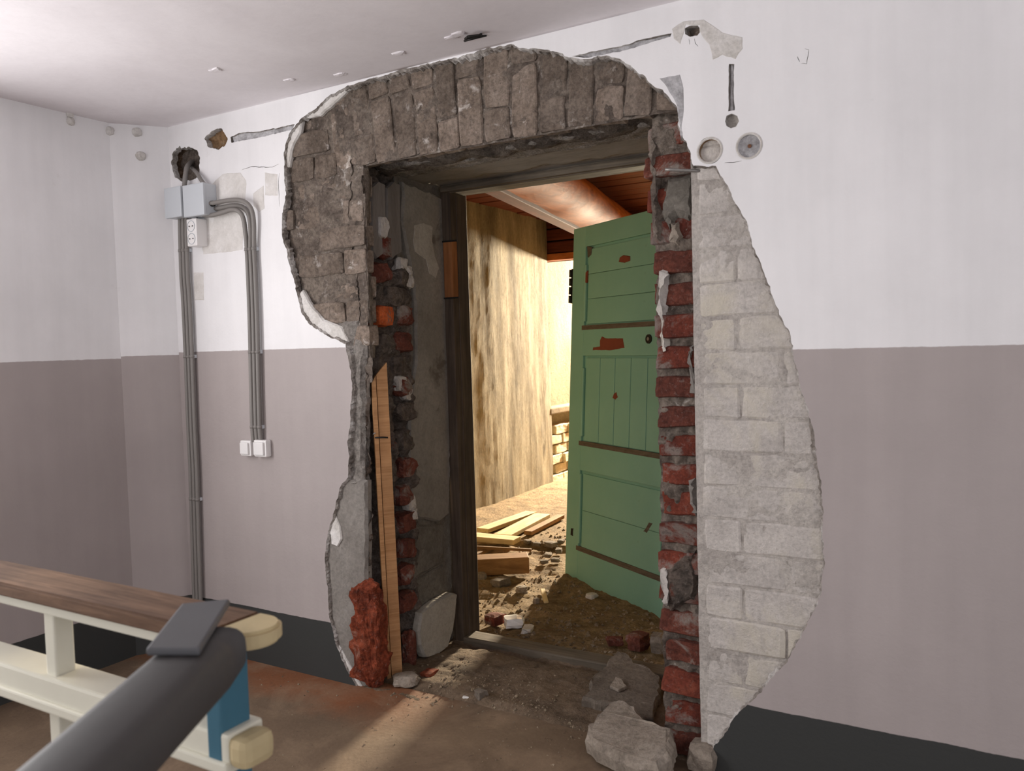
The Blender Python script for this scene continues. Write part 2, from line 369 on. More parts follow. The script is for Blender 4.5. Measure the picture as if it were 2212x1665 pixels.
M['pin_dark'] = plain('dark_pin_disc', srgb(48, 40, 34), .4, metal=.7)  # dark tone standing in for the shade inside socket pin holes
M['neutral_wall'] = plain('plain_wall', srgb(205, 200, 200), .8)

# ------------------------------------------------------------------ main wall: plaster skin with the broken opening
OUT = [(775, 1500), (765, 1475), (745, 1440), (724, 1390), (712, 1330), (706, 1270), (702, 1200), (706, 1150), (722, 1100), (738, 1045),
       (752, 1030), (752, 960), (757, 900), (760, 850), (757, 800), (745, 745), (735, 737), (700, 720), (668, 704), (650, 672), (638, 620), (625, 570), (611, 510),
       (608, 460), (618, 420), (612, 360), (612, 330), (625, 290), (650, 255), (690, 230), (715, 205), (755, 184), (790, 172), (900, 144), (1000, 120), (1065, 102),
       (1100, 95), (1135, 102), (1190, 112), (1235, 122), (1265, 130), (1310, 120), (1335, 122), (1365, 140), (1388, 162), (1402, 180), (1430, 195), (1450, 215),
       (1465, 235), (1467, 280), (1482, 308), (1494, 340), (1502, 358), (1545, 361), (1562, 388), (1588, 432), (1610, 470), (1625, 520), (1640, 570), (1660, 610),
       (1680, 660), (1700, 720), (1715, 762), (1731, 830), (1745, 880), (1760, 950), (1768, 1010), (1775, 1060), (1777, 1150), (1780, 1220), (1775, 1270),
       (1755, 1330), (1735, 1372), (1690, 1440), (1650, 1490), (1610, 1530), (1580, 1560), (1543, 1612), (1536, 1665), (1530, 1720)]
outl = [Vector(wl(*q)) for q in OUT]
for v in outl: v.y = min(v.y, HC+.004)
outl[0].y = -.03; outl[-1].y = -.03
HOLES = {   # other openings in the skin: name -> (pixel polygon, depth of the pocket, material, jag)
    'hole_cable': ([(372, 330), (385, 318), (410, 318), (428, 322), (433, 345), (428, 375), (415, 388), (395, 392), (378, 378), (370, 352)], .10, 'hole', .013),
    'hole_ochre': ([(440, 300), (455, 283), (478, 278), (490, 292), (484, 318), (470, 326), (448, 320)], .03, 'ochre', .012),
    'chase_left': ([(497, 296), (515, 288), (560, 283), (600, 276), (636, 268), (632, 280), (600, 288), (560, 296), (520, 305), (500, 308)], .008, 'chase', .004),
    'chase_right': ([(1235, 121), (1300, 107), (1370, 90), (1450, 72), (1447, 80), (1380, 100), (1330, 112), (1268, 126)], .008, 'chase', .004),
    'chase_drop': ([(1575, 138), (1586, 138), (1585, 180), (1586, 238), (1572, 240), (1574, 190)], .006, 'chase', .003),
    'hole_upper': ([(1478, 60), (1490, 55), (1508, 54), (1514, 66), (1506, 76), (1490, 78), (1480, 72)], .05, 'rust_hole', .004),
    'hole_right': ([(1560, 112), (1566, 98), (1580, 92), (1588, 104), (1583, 116), (1566, 120)], .05, 'rust_hole', .003),
    'hole_round': ([(1566, 262), (1569, 250), (1580, 245), (1592, 250), (1596, 262), (1590, 273), (1579, 277), (1569, 272)], .05, 'rust_hole', .001),
}
def circ(cx, cy, rx, ry, n=28): return [(cx+rx*math.cos(2*math.pi*k/n), cy+ry*math.sin(2*math.pi*k/n)) for k in range(n)]
HOLES['socket_hole_brown'] = (circ(1533, 325, 26, 29), .03, None, 0)
HOLES['socket_hole_grey'] = (circ(1618, 315, 25, 28), .012, None, 0)
CRACKS = [([(522, 368), (545, 360), (588, 360), (602, 354)], .0016), ([(604, 374), (601, 395), (603, 420), (604, 446)], .0018), ([(1515, 358), (1540, 359), (1562, 356)], .0012) if False else ([(1566, 352), (1590, 350), (1602, 347)], .0010),
          ([(1501, 84), (1503, 94), (1508, 100)], .0010), ([(1487, 84), (1490, 96)], .0009), ([(1738, 105), (1748, 108), (1744, 138), (1731, 137)], .0011), ([(1724, 122), (1728, 134)], .0010)]
def ribbon(px, w):                          # outline of a thin crack
    q = jag([Vector(wl(*a)) for a in px], .008, .003, 3, False)+[Vector(wl(*px[-1]))]; n = len(q); A = []; B_ = []
    for i, a in enumerate(q):
        t = (q[min(i+1, n-1)]-q[max(0, i-1)]).normalized(); e = .25+.75*math.sin(math.pi*(i+.3)/(n-.4))
        nn = Vector((-t.y, t.x))*w*e*(.7+.5*abs(n3(a.x, a.y, 0, 30))); A.append(a+nn); B_.append(a-nn)
    return A+B_[::-1]
TH = .022
rings = [jag(outl, .008, .0085, 1)]
for k, v in HOLES.items(): rings.append(jag([Vector(wl(*q)) for q in v[0]], .006 if v[3] else .05, v[3], 2))
NR = len(rings)
for px_, w_ in CRACKS: rings.append(ribbon(px_, w_))
X0, X1, Z0, Z1 = 0.0, 6.0, -.06, HC+.06
pts = [Vector((X0, Z0)), Vector((X1, Z0)), Vector((X1, Z1)), Vector((X0, Z1))]; edges = [(0, 1), (1, 2), (2, 3), (3, 0)]
for rg in rings:
    b = len(pts); pts += rg; edges += [(b+i, b+(i+1) % len(rg)) for i in range(len(rg))]
r = delaunay_2d_cdt(pts, edges, [], 0, 1e-7)
def inside(q, pg):
    ins = False; j = len(pg)-1
    for i in range(len(pg)):
        if (pg[i].y > q[1]) != (pg[j].y > q[1]) and q[0] < (pg[j].x-pg[i].x)*(q[1]-pg[i].y)/(pg[j].y-pg[i].y)+pg[i].x: ins = not ins
        j = i
    return ins
def keepf(f):
    c = [sum(r[0][i][k] for i in f)/len(f) for k in (0, 1)]
    return not any(inside(c, rg) for rg in rings)
V = [(p[0], 0, p[1]) for p in r[0]]; F = [tuple(f) for f in r[2] if keepf(f)]; FM = [0]*len(F)
omap = {}
for k, og in enumerate(r[3]):
    for oo in og: omap[oo] = k
base = 4
for ri, rg in enumerate(rings):
    n = len(rg); big = ri == 0
    def dd(i):
        p = rg[i]; a = .5+.5*n3(p.x, p.y, 4.4, 5, 3)
        if ri >= NR: return 0
        return (.0015+.011*max(0, a)**2.5) if big else (.002 if HOLES[list(HOLES)[ri-1]][3] else 0)
    in1 = inset(rg, lambda i: dd(i)+(random.uniform(-.001, .005) if big else 0)); in2 = inset(rg, lambda i: dd(i)*1.25+(random.uniform(-.003, .010) if big else 0))
    b1 = len(V); V += [(q.x, .008+.004*n3(q.x, q.y, 1, 30), q.y) for q in in1]
    b2 = len(V); V += [(q.x, TH+.006, q.y) for q in in2]
    for i in range(n):
        j = (i+1) % n; a, b = omap[base+i], omap[base+j]
        F += [(a, b, b1+j, b1+i), (b1+i, b1+j, b2+j, b2+i)]; FM += [1, 1]
    base += n
wall = mesh('wall_back', V, F, [M['paint'], M['rim']], fmat=FM)
bm = bmesh.new(); bm.from_mesh(wall.data); bmesh.ops.recalc_face_normals(bm, faces=bm.faces)
bm.to_mesh(wall.data); bm.free()
tag(wall, 'white and mauve painted wall broken open around a doorway', 'wall', kind='structure')

# masonry core behind the skin (hidden piers and the wall over the opening)
JX0, JX1, LZ = 1.10, 2.53, 2.145
box('masonry_core', (-.35, .13, -.06), (1.03, .64, 2.6), M['mortar'], wall)
box('masonry_core', (2.56, .13, -.06), (6.0, .64, 2.6), M['mortar'], wall)
box('masonry_core', (1.03, .1, 2.24), (2.56, .64, 2.6), M['mortar'], wall)
box('masonry_core', (.95, .30, -.06), (1.08, .66, 2.25), M['reveal_block'], wall)
box('masonry_core', (-.2, .055, 1.55), (.45, .13, 2.6), M['mortar'], wall)
# rough mortar bed: fine displaced sheet behind the bricks
def bed(name, x0, x1, z0, z1, y, amp, mat, step=.012, keep=None, par=wall):
    nx = int((x1-x0)/step)+1; nz = int((z1-z0)/step)+1; V = []; F = []
    for i in range(nx):
        for k in range(nz):
            x = x0+i*step; z = z0+k*step
            V.append((x, y+amp*n3(x, 3, z, 9, 6)+amp*.5*n3(x, 7, z, 40, 3), z))
    for i in range(nx-1):
        for k in range(nz-1):
            x = x0+(i+.5)*step; z = z0+(k+.5)*step
            if keep and not keep(x, z): continue
            F.append((i*nz+k, (i+1)*nz+k, (i+1)*nz+k+1, i*nz+k+1))
    return mesh(name, V, F, mat, par, smooth=True)
bed('mortar_bed', .58, 2.6, 1.2, 2.5, .0345, .010, M['mortar'], keep=lambda x, z: (x < 1.14+.01*n3(x, z, 0, 12)) or (z > 2.12 and x > 1.1))
bed('mortar_bed', 2.49, 3.02, -.05, 2.2, .0158, .0045, M['whitewash_joint'])
bed('mortar_bed', .85, 1.1, -.05, 1.25, .036, .006, M['mortar'])

# ---- bricks
def brick_mesh(nm, L, Hh, D, seed, amp=.006):
    bm = bmesh.new(); bmesh.ops.create_cube(bm, size=1)
    bmesh.ops.bevel(bm, geom=bm.edges[:], offset=.06, segments=1, affect='EDGES')
    bmesh.ops.subdivide_edges(bm, edges=[e for e in bm.edges if abs((e.verts[0].co-e.verts[1].co).length) > .5], cuts=2, use_grid_fill=True)
    for v in bm.verts:
        c = Vector((v.co.x*L, v.co.y*D, v.co.z*Hh))
        q = noise.noise_vector(Vector((c.x*14+seed*7.3, c.y*14+seed, c.z*14-seed*3)))
        v.co = c+q*amp
    me = bpy.data.meshes.new(nm); bm.to_mesh(me); bm.free(); return me
class Kit:
    def __init__(s, L, Hh, D, mat, n=6, amp=.006, name='brick'):
        s.me = [brick_mesh('%s_shape' % name, L, Hh, D, k+L*10+Hh, amp) for k in range(n)]
        for q in s.me: q.materials.append(mat)
    def put(s, parent, loc, rot=(0, 0, 0), sc_=(1, 1, 1), name='brick'):
        o = bpy.data.objects.new(name, random.choice(s.me)); sc.collection.objects.link(o); o.parent = parent
        o.location = loc; o.rotation_euler = rot; o.scale = sc_; return o
kg = Kit(.25, .094, .056, M['brick_grey'], 7, .007)
kgh = Kit(.12, .094, .056, M['brick_grey'], 5, .007)
# soldier arch: bricks on end, slightly fanned
xc = 1.80; x = .985
cols = []
while x < 2.56:
    w = random.uniform(.088, .106); cols.append((x+w/2, w)); x += w+random.uniform(.004, .012)
zb = 2.125
for i, (cx, w) in enumerate(cols):
    ang = (cx-xc)*.19
    seq = [.25, .12] if i % 2 == 0 else [.12, .25]
    if i % 5 == 3: seq = [.25, .12]
    zz = zb
    for L in seq:
        zc = zz+L/2
        xx = cx+math.tan(ang)*(zc-zb-.1)
        k = kg if L == .25 else kgh
        k.put(wall, (xx, .056+random.uniform(-.005, .007), zc), (random.uniform(-.02, .02), math.pi/2+ang, 0), ((L-.008)/L, 1, (w-.004)/.094))
        zz += L+.002
# left pier courses
z = 1.40; row = 0
while z < 2.42:
    hh = random.uniform(.094, .104); xs = 1.145+random.uniform(-.012, .006)
    lim = 1.145 if z < 2.08 else 1.0-(z-2.1)*.35
    xs = min(xs, lim); xr = xs
    first = row % 2
    while xr > .56:
        L = .12 if first else .25
        first = False
        (kgh if L == .12 else kg).put(wall, (xr-L/2, .059+random.uniform(-.010, .009), z+hh/2), (random.uniform(-.03, .03), random.uniform(-.015, .015), random.uniform(-.02, .02)), ((L-.006)/L, 1, (hh-.008)/.094))
        xr -= L+.004
    z += hh+.004; row += 1
# right patch: whitewashed bricks, thin joints
kw = Kit(.25, .094, .06, M['whitewash'], 7, .0045); kwh = Kit(.12, .094, .06, M['whitewash'], 5, .0045)
z = -.02; row = 0
while z < 2.12:
    hh = .104; xr = 2.512+random.uniform(-.004, .004); first = row % 2
    xm = 3.0
    while xr < xm:
        L = .12 if first else .25; first = False
        (kwh if L == .12 else kw).put(wall, (xr+L/2, .043+random.uniform(-.002, .003), z+hh/2), (random.uniform(-.012, .012), random.uniform(-.01, .01), random.uniform(-.012, .012)), ((L-.003)/L, 1, (hh-.003)/.094))
        xr += L+.003
    z += hh+.002; row += 1
# right jamb, broken section: red brick ends facing the room
kr = Kit(.17, .092, .12, M['brick_red'], 6, .010); kd = Kit(.17, .092, .12, M['brick_dark'], 6, .014)
bed('mortar_bed', 2.345, 2.53, -.05, 2.16, .075, .022, M['mortar'], step=.008)
def jamb_left_edge(z):                      # where the broken section ends towards the opening
    pts_ = [(-.1, 2.36), (.1, 2.345), (.35, 2.345), (.55, 2.33), (1.0, 2.345), (1.4, 2.335), (1.62, 2.335), (1.74, 2.33), (1.78, 2.31), (2.2, 2.315)]
    for (a, b), (c, d) in zip(pts_, pts_[1:]):
        if a <= z <= c: return b+(d-b)*(z-a)/(c-a)
    return 2.34
z = .0; k = 0
types = 'drrddrrrrrrddrrddrrdr'
while z < 2.1:
    hh = random.uniform(.094, .108); le = jamb_left_edge(z+.05); w_ = 2.508-le
    t = types[k % len(types)]
    o = (kr if t == 'r' else kd).put(wall, (le+w_/2+.006, .115+random.uniform(-.012, .014), z+hh/2), (random.uniform(-.05, .05), random.uniform(-.04, .04), random.uniform(-.1, .02)), (w_/.17*random.uniform(.9, 1.0), 1, (hh-.026)/.092))
    z += hh; k += 1
# crusts of plaster hanging on that edge
def crust(px, y0, y1, mat, name='plaster_crust', amp=.006, rough=.006):
    return plate(name, [wl(a, b, y0) for a, b in px], y0, y1, mat, wall, amp, .01, rough, random.random()*9)
crust([(1402, 292), (1422, 290), (1418, 340), (1420, 420), (1432, 470), (1428, 520), (1404, 512), (1400, 420)], .052, .12, M['mortar'])
crust([(1420, 600), (1438, 572), (1440, 640), (1436, 690), (1446, 755), (1432, 770), (1422, 740), (1416, 680)], .05, .12, M['whitewash'])
crust([(1440, 385), (1500, 372), (1503, 470), (1486, 480), (1462, 470), (1440, 500), (1424, 460)], .045, .10, M['reveal_block'])
crust([(1446, 480), (1462, 478), (1478, 512), (1462, 532), (1440, 520)], .046, .10, M['chunk'])
crust([(1480, 755), (1496, 740), (1504, 820), (1498, 860), (1488, 830)], .048, .1, M['old_plaster'])
crust([(1482, 1040), (1500, 1036), (1510, 1080), (1500, 1118), (1486, 1090)], .04, .1, M['old_plaster'])
crust([(1428, 1225), (1450, 1212), (1500, 1190), (1512, 1260), (1502, 1300), (1470, 1310), (1440, 1325), (1432, 1290)], .045, .11, M['rubble'], rough=.014)
crust([(1427, 1228), (1440, 1222), (1442, 1290), (1436, 1312), (1430, 1290)], .04, .1, M['whitewash'])
crust([(1500, 520), (1512, 520), (1513, 700), (1506, 720), (1500, 640)], .024, .06, M['rim'], 'plaster_edge')
# bottom of the right jamb: undercut with loose brick
lump('brick', (2.497, .02, 0), (.09, .11, .085), M['chunk'], wall, 3, .2)
lump('brick', (2.485, .15, 0), (.1, .1, .06), M['brick_dark'], wall, 5, .25)

# ---- left jamb: old plaster layers on the face and the broken, hollowed side
def face_plate(name, px, y0, y1, mat, **kw): return plate(name, [wl(a, b, y0) for a, b in px], y0, y1, mat, wall, **kw)
face_plate('old_plaster_layer', [(700, 1500), (690, 1330), (695, 1160), (715, 1060), (745, 1032), (790, 1040), (792, 1200), (795, 1500)], .016, .05, M['old_plaster'], amp=.004, rough=.004, seed=3)
face_plate('plaster_strip', [(735, 1060), (740, 900), (735, 745), (720, 700), (770, 690), (788, 745), (786, 850), (784, 1000), (784, 1060), (780, 1045)], .02, .06, M['strip'], amp=.007, rough=.014, seed=4)
face_plate('undercoat_flake', [(636, 640), (650, 690), (690, 722), (740, 742), (752, 738), (738, 706), (700, 690), (672, 660), (652, 625)], .011, .03, M['cream'], amp=.004, rough=.002, seed=5)
face_plate('undercoat_flake', [(590, 340), (600, 300), (622, 285), (652, 262), (648, 285), (632, 318), (622, 360), (600, 372)], .011, .03, M['cream'], amp=.004, rough=.002, seed=6)
face_plate('undercoat_flake', [(655, 255), (690, 222), (722, 196), (765, 180), (740, 205), (716, 228), (690, 250)], .011, .03, M['cream'], amp=.004, rough=.002, seed=7)
face_plate('undercoat_flake', [(712, 1150), (722, 1108), (735, 1140), (738, 1165), (728, 1180), (716, 1175)], .008, .02, M['cream'], amp=.003, rough=.002, seed=8)
face_plate('undercoat_flake', [(718, 1380), (735, 1400), (770, 1462), (790, 1500), (775, 1500), (742, 1450)], .008, .02, M['cream'], amp=.003, rough=.002, seed=9)
# hollow side: sheet in (y,z) at x ~ JX0, displaced; slot right behind the face
def side_sheet(name, y0, y1, z0, z1, fx, mat, step=.01):
    ny = int((y1-y0)/step)+1; nz = int((z1-z0)/step)+1; V = []; F = []
    for i in range(ny):
        for k in range(nz):
            y = y0+i*step; z = z0+k*step; V.append((fx(y, z), y, z))
    for i in range(ny-1):
        for k in range(nz-1): F.append((i*nz+k, i*nz+k+1, (i+1)*nz+k+1, (i+1)*nz+k))
    return mesh(name, V, F, mat, wall, smooth=True)
def fx(y, z):
    b = 1.105+.03*n3(1, y, z, 9, 6)+.018*n3(2, y, z, 30, 4)
    if z > 1.72: b -= .035
    s = math.exp(-((y-.085-.012*n3(5, y*.2, z, 4))/.026)**2)      # slot behind the face
    b -= .075*s
    if z < .8: b -= .06*math.exp(-((y-.19)/.04)**2)*min(1, (.8-z)*2.5)   # pocket the batten stands in
    if z < 1.25: b -= .05*math.exp(-((y-.26)/.03)**2)             # second hollow beside the batten
    return b
side_sheet('broken_jamb_side', .03, .345, -.05, 2.17, fx, M['rubble'])
# face edge returning into the slot
side_sheet('jamb_return', .03, .075, 1.36, 2.14, lambda y, z: 1.142+.012*n3(3, y, z, 10, 5)-.5*max(0, y-.05), M['mortar'], .011)
side_sheet('jamb_return', .045, .08, -.05, 1.37, lambda y, z: 1.052+.04*min(1, max(0, (z-.85)/.2))+.006*n3(3, y, z, 10, 5)-.4*max(0, y-.06), M['rubble'], .011)
def sy(px, py, x): v = hit(px, py, 0, x); return (v.y, v.z)
# grey painted boards standing in the jamb head
for a, b in ((804, 834), (837, 866)):
    pl = [sy(a, 404, 1.115), sy((a+b)/2, 392, 1.115), sy(b, 398, 1.115), sy(b+3, 545, 1.115), sy(a+12, 560, 1.115), sy(a+2, 540, 1.115)]
    plate('board', pl, 1.112, 1.08, M['grey_board'], wall, .003, .02, 0, a, axis=0, slope=.15)
# broken bricks of the jamb side
jb = [(822, 590, .07, 'd'), (868, 600, .06, 'g'), (850, 640, .075, 'g'), (872, 685, .07, 'd'), (868, 740, .07, 'd'), (830, 745, .06, 'g'), (862, 790, .07, 'g'), (874, 835, .06, 'd'),
      (878, 890, .06, 'g'), (876, 950, .055, 'g'), (878, 1010, .06, 'd'), (874, 1070, .06, 'd'), (880, 1130, .06, 'd'), (880, 1185, .06, 'd'), (880, 1240, .06, 'd'), (882, 1300, .06, 'd')]
for i, (a, b, s, t) in enumerate(jb):
    v = hit(a, b, 0, 1.11)
    lump('brick', (1.085, v.y, v.z-.045), (.09, s*1.5, .085), {'d': M['brick_dark'], 'g': M['rubble']}[t], wall, i+2, .35, 3, (random.uniform(-.15, .15), 0, random.uniform(-.2, .2)))
v = hit(833, 683, 0, 1.13); lump('brick', (1.095, v.y, v.z-.045), (.09, .1, .088), M['orange_brick'], wall, 31, .12, 2)
v = hit(832, 500, 0, 1.13); lump('mortar_blob', (1.105, v.y, v.z-.03), (.05, .05, .09), M['whitewash'], wall, 12, .3, 3)
v = hit(838, 530, 0, 1.12); lump('brick', (1.09, v.y, v.z-.06), (.06, .06, .09), M['brick_red'], wall, 14, .3, 3)
for i, (a, b, s) in enumerate([(872, 575, .05), (886, 610, .06), (884, 585, .04), (890, 1090, .05), (896, 1110, .04), (884, 850, .05), (868, 830, .05)]):
    v = hit(a, b, 0, 1.12); lump('mortar_blob', (1.1, v.y, v.z-.03), (.05, s, s*1.3), M['whitewash_joint'], wall, i+50, .35, 3)
# red stained mass at the foot of the jamb
ft = lump('red_brick_foot', (1.085, .03, -.005), (.135, .10, .41), M['red_stain'], wall, 8, .2, 16, (0, 0, .1), .6)
for v in ft.data.vertices:
    c = v.co; k = .022*n3(c.x, c.y, c.z, 14, 5)+.010*n3(c.x, c.y, c.z, 45, 3); dv = Vector((c.x, c.y, 0)); dv = dv.normalized() if dv.length > .01 else Vector((0, 0, 1))
    v.co = c+dv*k+Vector((0, 0, k*.7))
lump('brick', (1.10, .265, 0), (.06, .05, .15), M['brick_dark'], wall, 22, .35, 4, (0, 0, .4))
lump('brick', (1.205, .10, 0), (.10, .07, .045), M['chunk'], wall, 25, .3, 3, (0, 0, .6))

# ---- plastered reveal (left) and soffit
RX = 1.105
def rp(name, px, x0, x1, mat, **kw): return plate(name, [sy(a, b, x0) for a, b in px], x0, x1, mat, wall, axis=0, **kw)
rp('reveal_base', [(870, 395), (962, 425), (985, 1385), (915, 1425), (895, 1440), (880, 1000)], RX-.02, RX-.12, M['reveal_block'], amp=.003, rough=.004, seed=2)
rp('reveal_plaster', [(872, 392), (962, 428), (968, 700), (974, 1000), (972, 1110), (950, 1128), (925, 1122), (904, 1120), (890, 1080), (884, 980), (888, 860), (900, 790), (898, 640), (885, 560), (870, 480)], RX, RX-.03, M['reveal'], amp=.005, rough=.0015, seed=3)
rp('plaster_scab', [(895, 485), (915, 480), (935, 490), (934, 520), (940, 555), (950, 580), (942, 600), (928, 590), (920, 560), (898, 545), (893, 520)], RX+.002, RX-.003, M['reveal_light'], amp=.004, seed=5)
rp('block', [(888, 1135), (958, 1132), (958, 1215), (892, 1250)], RX-.008, RX-.03, M['reveal_block'], amp=.004, rough=.003, seed=6)
rp('block', [(893, 1256), (958, 1220), (956, 1285), (900, 1330)], RX-.008, RX-.03, M['reveal_block'], amp=.004, rough=.003, seed=7)
# soffit: mottled arch underside, speckled cement lintel, smooth plaster
def soff(name, x0, x1, y0, y1, fz, mat, step=.011):
    nx = int((x1-x0)/step)+1; ny = int((y1-y0)/step)+1; V = []; F = []
    for i in range(nx):
        for k in range(ny):
            x = x0+i*step; y = y0+k*(y1-y0)/(ny-1); V.append((x, y, fz(x, y)))
    for i in range(nx-1):
        for k in range(ny-1): F.append((i*ny+k, i*ny+k+1, (i+1)*ny+k+1, (i+1)*ny+k))
    return mesh(name, V, F, mat, wall, smooth=True)
soff('arch_soffit', 1.08, 2.56, .03, .25, lambda x, y: 2.135+.02*n3(x, y, 2, 7, 6)+.05*math.exp(-((y-.13)/.05)**2)*(.6+.6*n3(x, 0, 3, 3, 3)), M['arch_under'])
def cem(x, y):
    e = .19+.02*n3(x, 2, 5, 6, 4)
    return 2.14+.006*n3(x, y, 1, 20, 4)+max(0, e-y)*1.2+ (.03 if n3(x, 5, 1, 3, 3) > .25 and y < .25 else 0)
soff('cement_lintel', 1.08, 2.45, .17, .36, cem, M['cement'])
soff('soffit_plaster', 1.08, 2.45, .35, .63, lambda x, y: 2.142-.016*(y-.35)/.28+.003*n3(x, y, 1, 6, 3)+(.010 if y > .53+.06*n3(x, 1, 1, 4, 4) else 0), M['soffit'])
box('lintel_core', (1.03, .36, 2.165), (2.5, .62, 2.26), M['reveal_block'], wall)
v = hit(1440, 368, 1, .0)
rod = tube('nail', [hit(1512, 369, 1, .015), hit(1480, 368, 1, -.005), hit(1437, 366, 1, -.02)], .005, M['steel'], wall, 8, .02)

# ------------------------------------------------------------------ room: side walls, ceiling, floor
pa = hit(235, 265, 2, HC); CX, CY = -.14, -.204
M['paint_left'] = paint('wall_paint_left', WHITE, MAUVE, DARK, hit(125, 778, 0, CX).z, hit(125, 778, 0, CX).z, -1, 1, hit(120, 1360, 0, CX).z)
M['paint_corner'] = paint('wall_paint_corner', WHITE, MAUVE, DARK, wl(365, 766)[1], wl(365, 766)[1], -1, 1, zskirt)
def quadgrid(name, a, b, z0, z1, mat, amp=.002, step=.05):
    a = Vector((a[0], a[1], 0)); b = Vector((b[0], b[1], 0)); L = (b-a).length; nx = max(2, int(L/step)); nz = int((z1-z0)/step)
    nn = Vector((0, 0, 1)).cross(b-a).normalized(); V = []; F = []
    for i in range(nx+1):
        for k in range(nz+1):
            p = a.lerp(b, i/nx); z = z0+(z1-z0)*k/nz; e = amp*n3(p.x+3, p.y, z, 2, 4) if 0 < i < nx else 0
            V.append((p.x+nn.x*e, p.y+nn.y*e, z))
    for i in range(nx):
        for k in range(nz): F.append((i*(nz+1)+k, i*(nz+1)+k+1, (i+1)*(nz+1)+k+1, (i+1)*(nz+1)+k))
    return V, F
V, F = quadgrid('x', (CX, CY), (0, 0), -.05, HC+.05, None)
corner = mesh('wall_corner', V, F, M['paint_corner'], smooth=True); tag(corner, 'narrow chamfered corner wall between the two painted walls', 'wall', kind='structure')
wy0, wy1, wz0, wz1 = -2.6, -1.2, .8, 2.25
bmV = []; bmF = []
for (a, b, z0, z1) in ((wy1, CY, -.05, HC+.05), (-5, wy0, -.05, HC+.05), (wy0, wy1, -.05, wz0), (wy0, wy1, wz1, HC+.05)):
    V, F = quadgrid('x', (CX, a), (CX, b), z0, z1, None, .003, .07); o = len(bmV); bmV += V; bmF += [tuple(q+o for q in f) for f in F]
wleft = mesh('wall_left', bmV, bmF, M['paint_left'], smooth=True); tag(wleft, 'shaded white and mauve painted wall beside the chamfered corner', 'wall', kind='structure')
win = tag(empty('window_1', (CX, (wy0+wy1)/2, wz0)), 'white framed window in the left wall letting daylight in', 'window', kind='structure')
for a, b in (((-.06, -.7, 0), (.0, .7, .05)), ((-.06, -.7, 1.4), (.0, .7, 1.45)), ((-.06, -.7, 0), (.0, -.65, 1.45)), ((-.06, .65, 0), (.0, .7, 1.45))):
    box('window_frame', a, b, M['plug'], win)
# ceiling
step = .06; V = []; F = []; nx = int(6.4/step); ny = int(5.4/step)
for i in range(nx+1):
    for k in range(ny+1):
        x = -.3+i*step; y = -5.3+k*step; y = min(y, .03)
        V.append((x, y, HC+.004*n3(x, y, 0, 1.3, 4)*min(1, -y*3+.1)))
for i in range(nx):
    for k in range(ny): F.append((i*(ny+1)+k, i*(ny+1)+k+1, (i+1)*(ny+1)+k+1, (i+1)*(ny+1)+k))
ceil = mesh('ceiling', V, F, M['ceil'], smooth=True); tag(ceil, 'low white painted ceiling with chips and an old hook', 'ceiling', kind='structure')
box('ceiling_slab', (-.4, -5.3, HC+.012), (6.1, .64, HC+.25), M['neutral_wall'], ceil)
# floor: worn paint with an orange strip along the wall
def floor_mat():
    t = NT('worn_painted_floor'); p = t.pos()
    c = t.ramp(t.noise(p, 2.0, 8, .65), [(.25, srgb(88, 73, 60)), (.5, srgb(111, 93, 76)), (.75, srgb(125, 106, 86))])
    sp = t.N('ShaderNodeSeparateXYZ'); g = t.N('ShaderNodeNewGeometry'); t.L(g.outputs['Position'], sp.inputs[0])
    d = t.math('ADD', sp.outputs[1], t.math('MULTIPLY', t.math('SUBTRACT', t.noise(p, 4, 6, .6), .5), .35))
    e = t.math('MULTIPLY', t.math('ADD', d, .30), 5.5, True)
    xl = t.math('MULTIPLY', t.math('SUBTRACT', 1.55, sp.outputs[0]), 2.5, True)
    c = t.mix(t.math('MULTIPLY', t.math('MULTIPLY', e, xl), .8), c, srgb(134, 82, 52))
    c = t.mix(.3, c, t.ramp(t.noise(p, 70, 5, .7), [(.3, .4), (.7, 1.0)]), 'MULTIPLY')
    c = t.mix(t.ramp(t.noise(p, 16, 6, .7), [(.62, 0.0), (.72, .85)]), c, srgb(62, 50, 42))
    c = t.mix(t.ramp(t.noise(p, 3.2, 7, .7, .6), [(.5, 0.0), (.72, .55)]), c, srgb(150, 128, 106))
    c = t.mix(t.ramp(t.noise(p, 34, 5, .7), [(.72, 0.0), (.76, .7)]), c, srgb(168, 150, 130))
    t.bump(t.math('ADD', t.noise(p, 5, 6), t.math('MULTIPLY', t.noise(p, 60, 4), .3)), .35, .012)
    return t.out(c, .7)
M['floor'] = floor_mat()
step = .04; V = []; F = []; nx = int(6.3/step); ny = int(5.3/step)
for i in range(nx+1):
    for k in range(ny+1):
        x = -.25+i*step; y = -5.2+k*step
        V.append((x, y, .004*n3(x, y, 5, 2, 4)*min(1, max(.1, -y*4))))
for i in range(nx):
    for k in range(ny): F.append((i*(ny+1)+k, (i+1)*(ny+1)+k, (i+1)*(ny+1)+k+1, i*(ny+1)+k+1))
flo = mesh('floor', V, F, M['floor'], smooth=True); tag(flo, 'brown worn painted floor with an orange strip by the wall', 'floor', kind='structure')
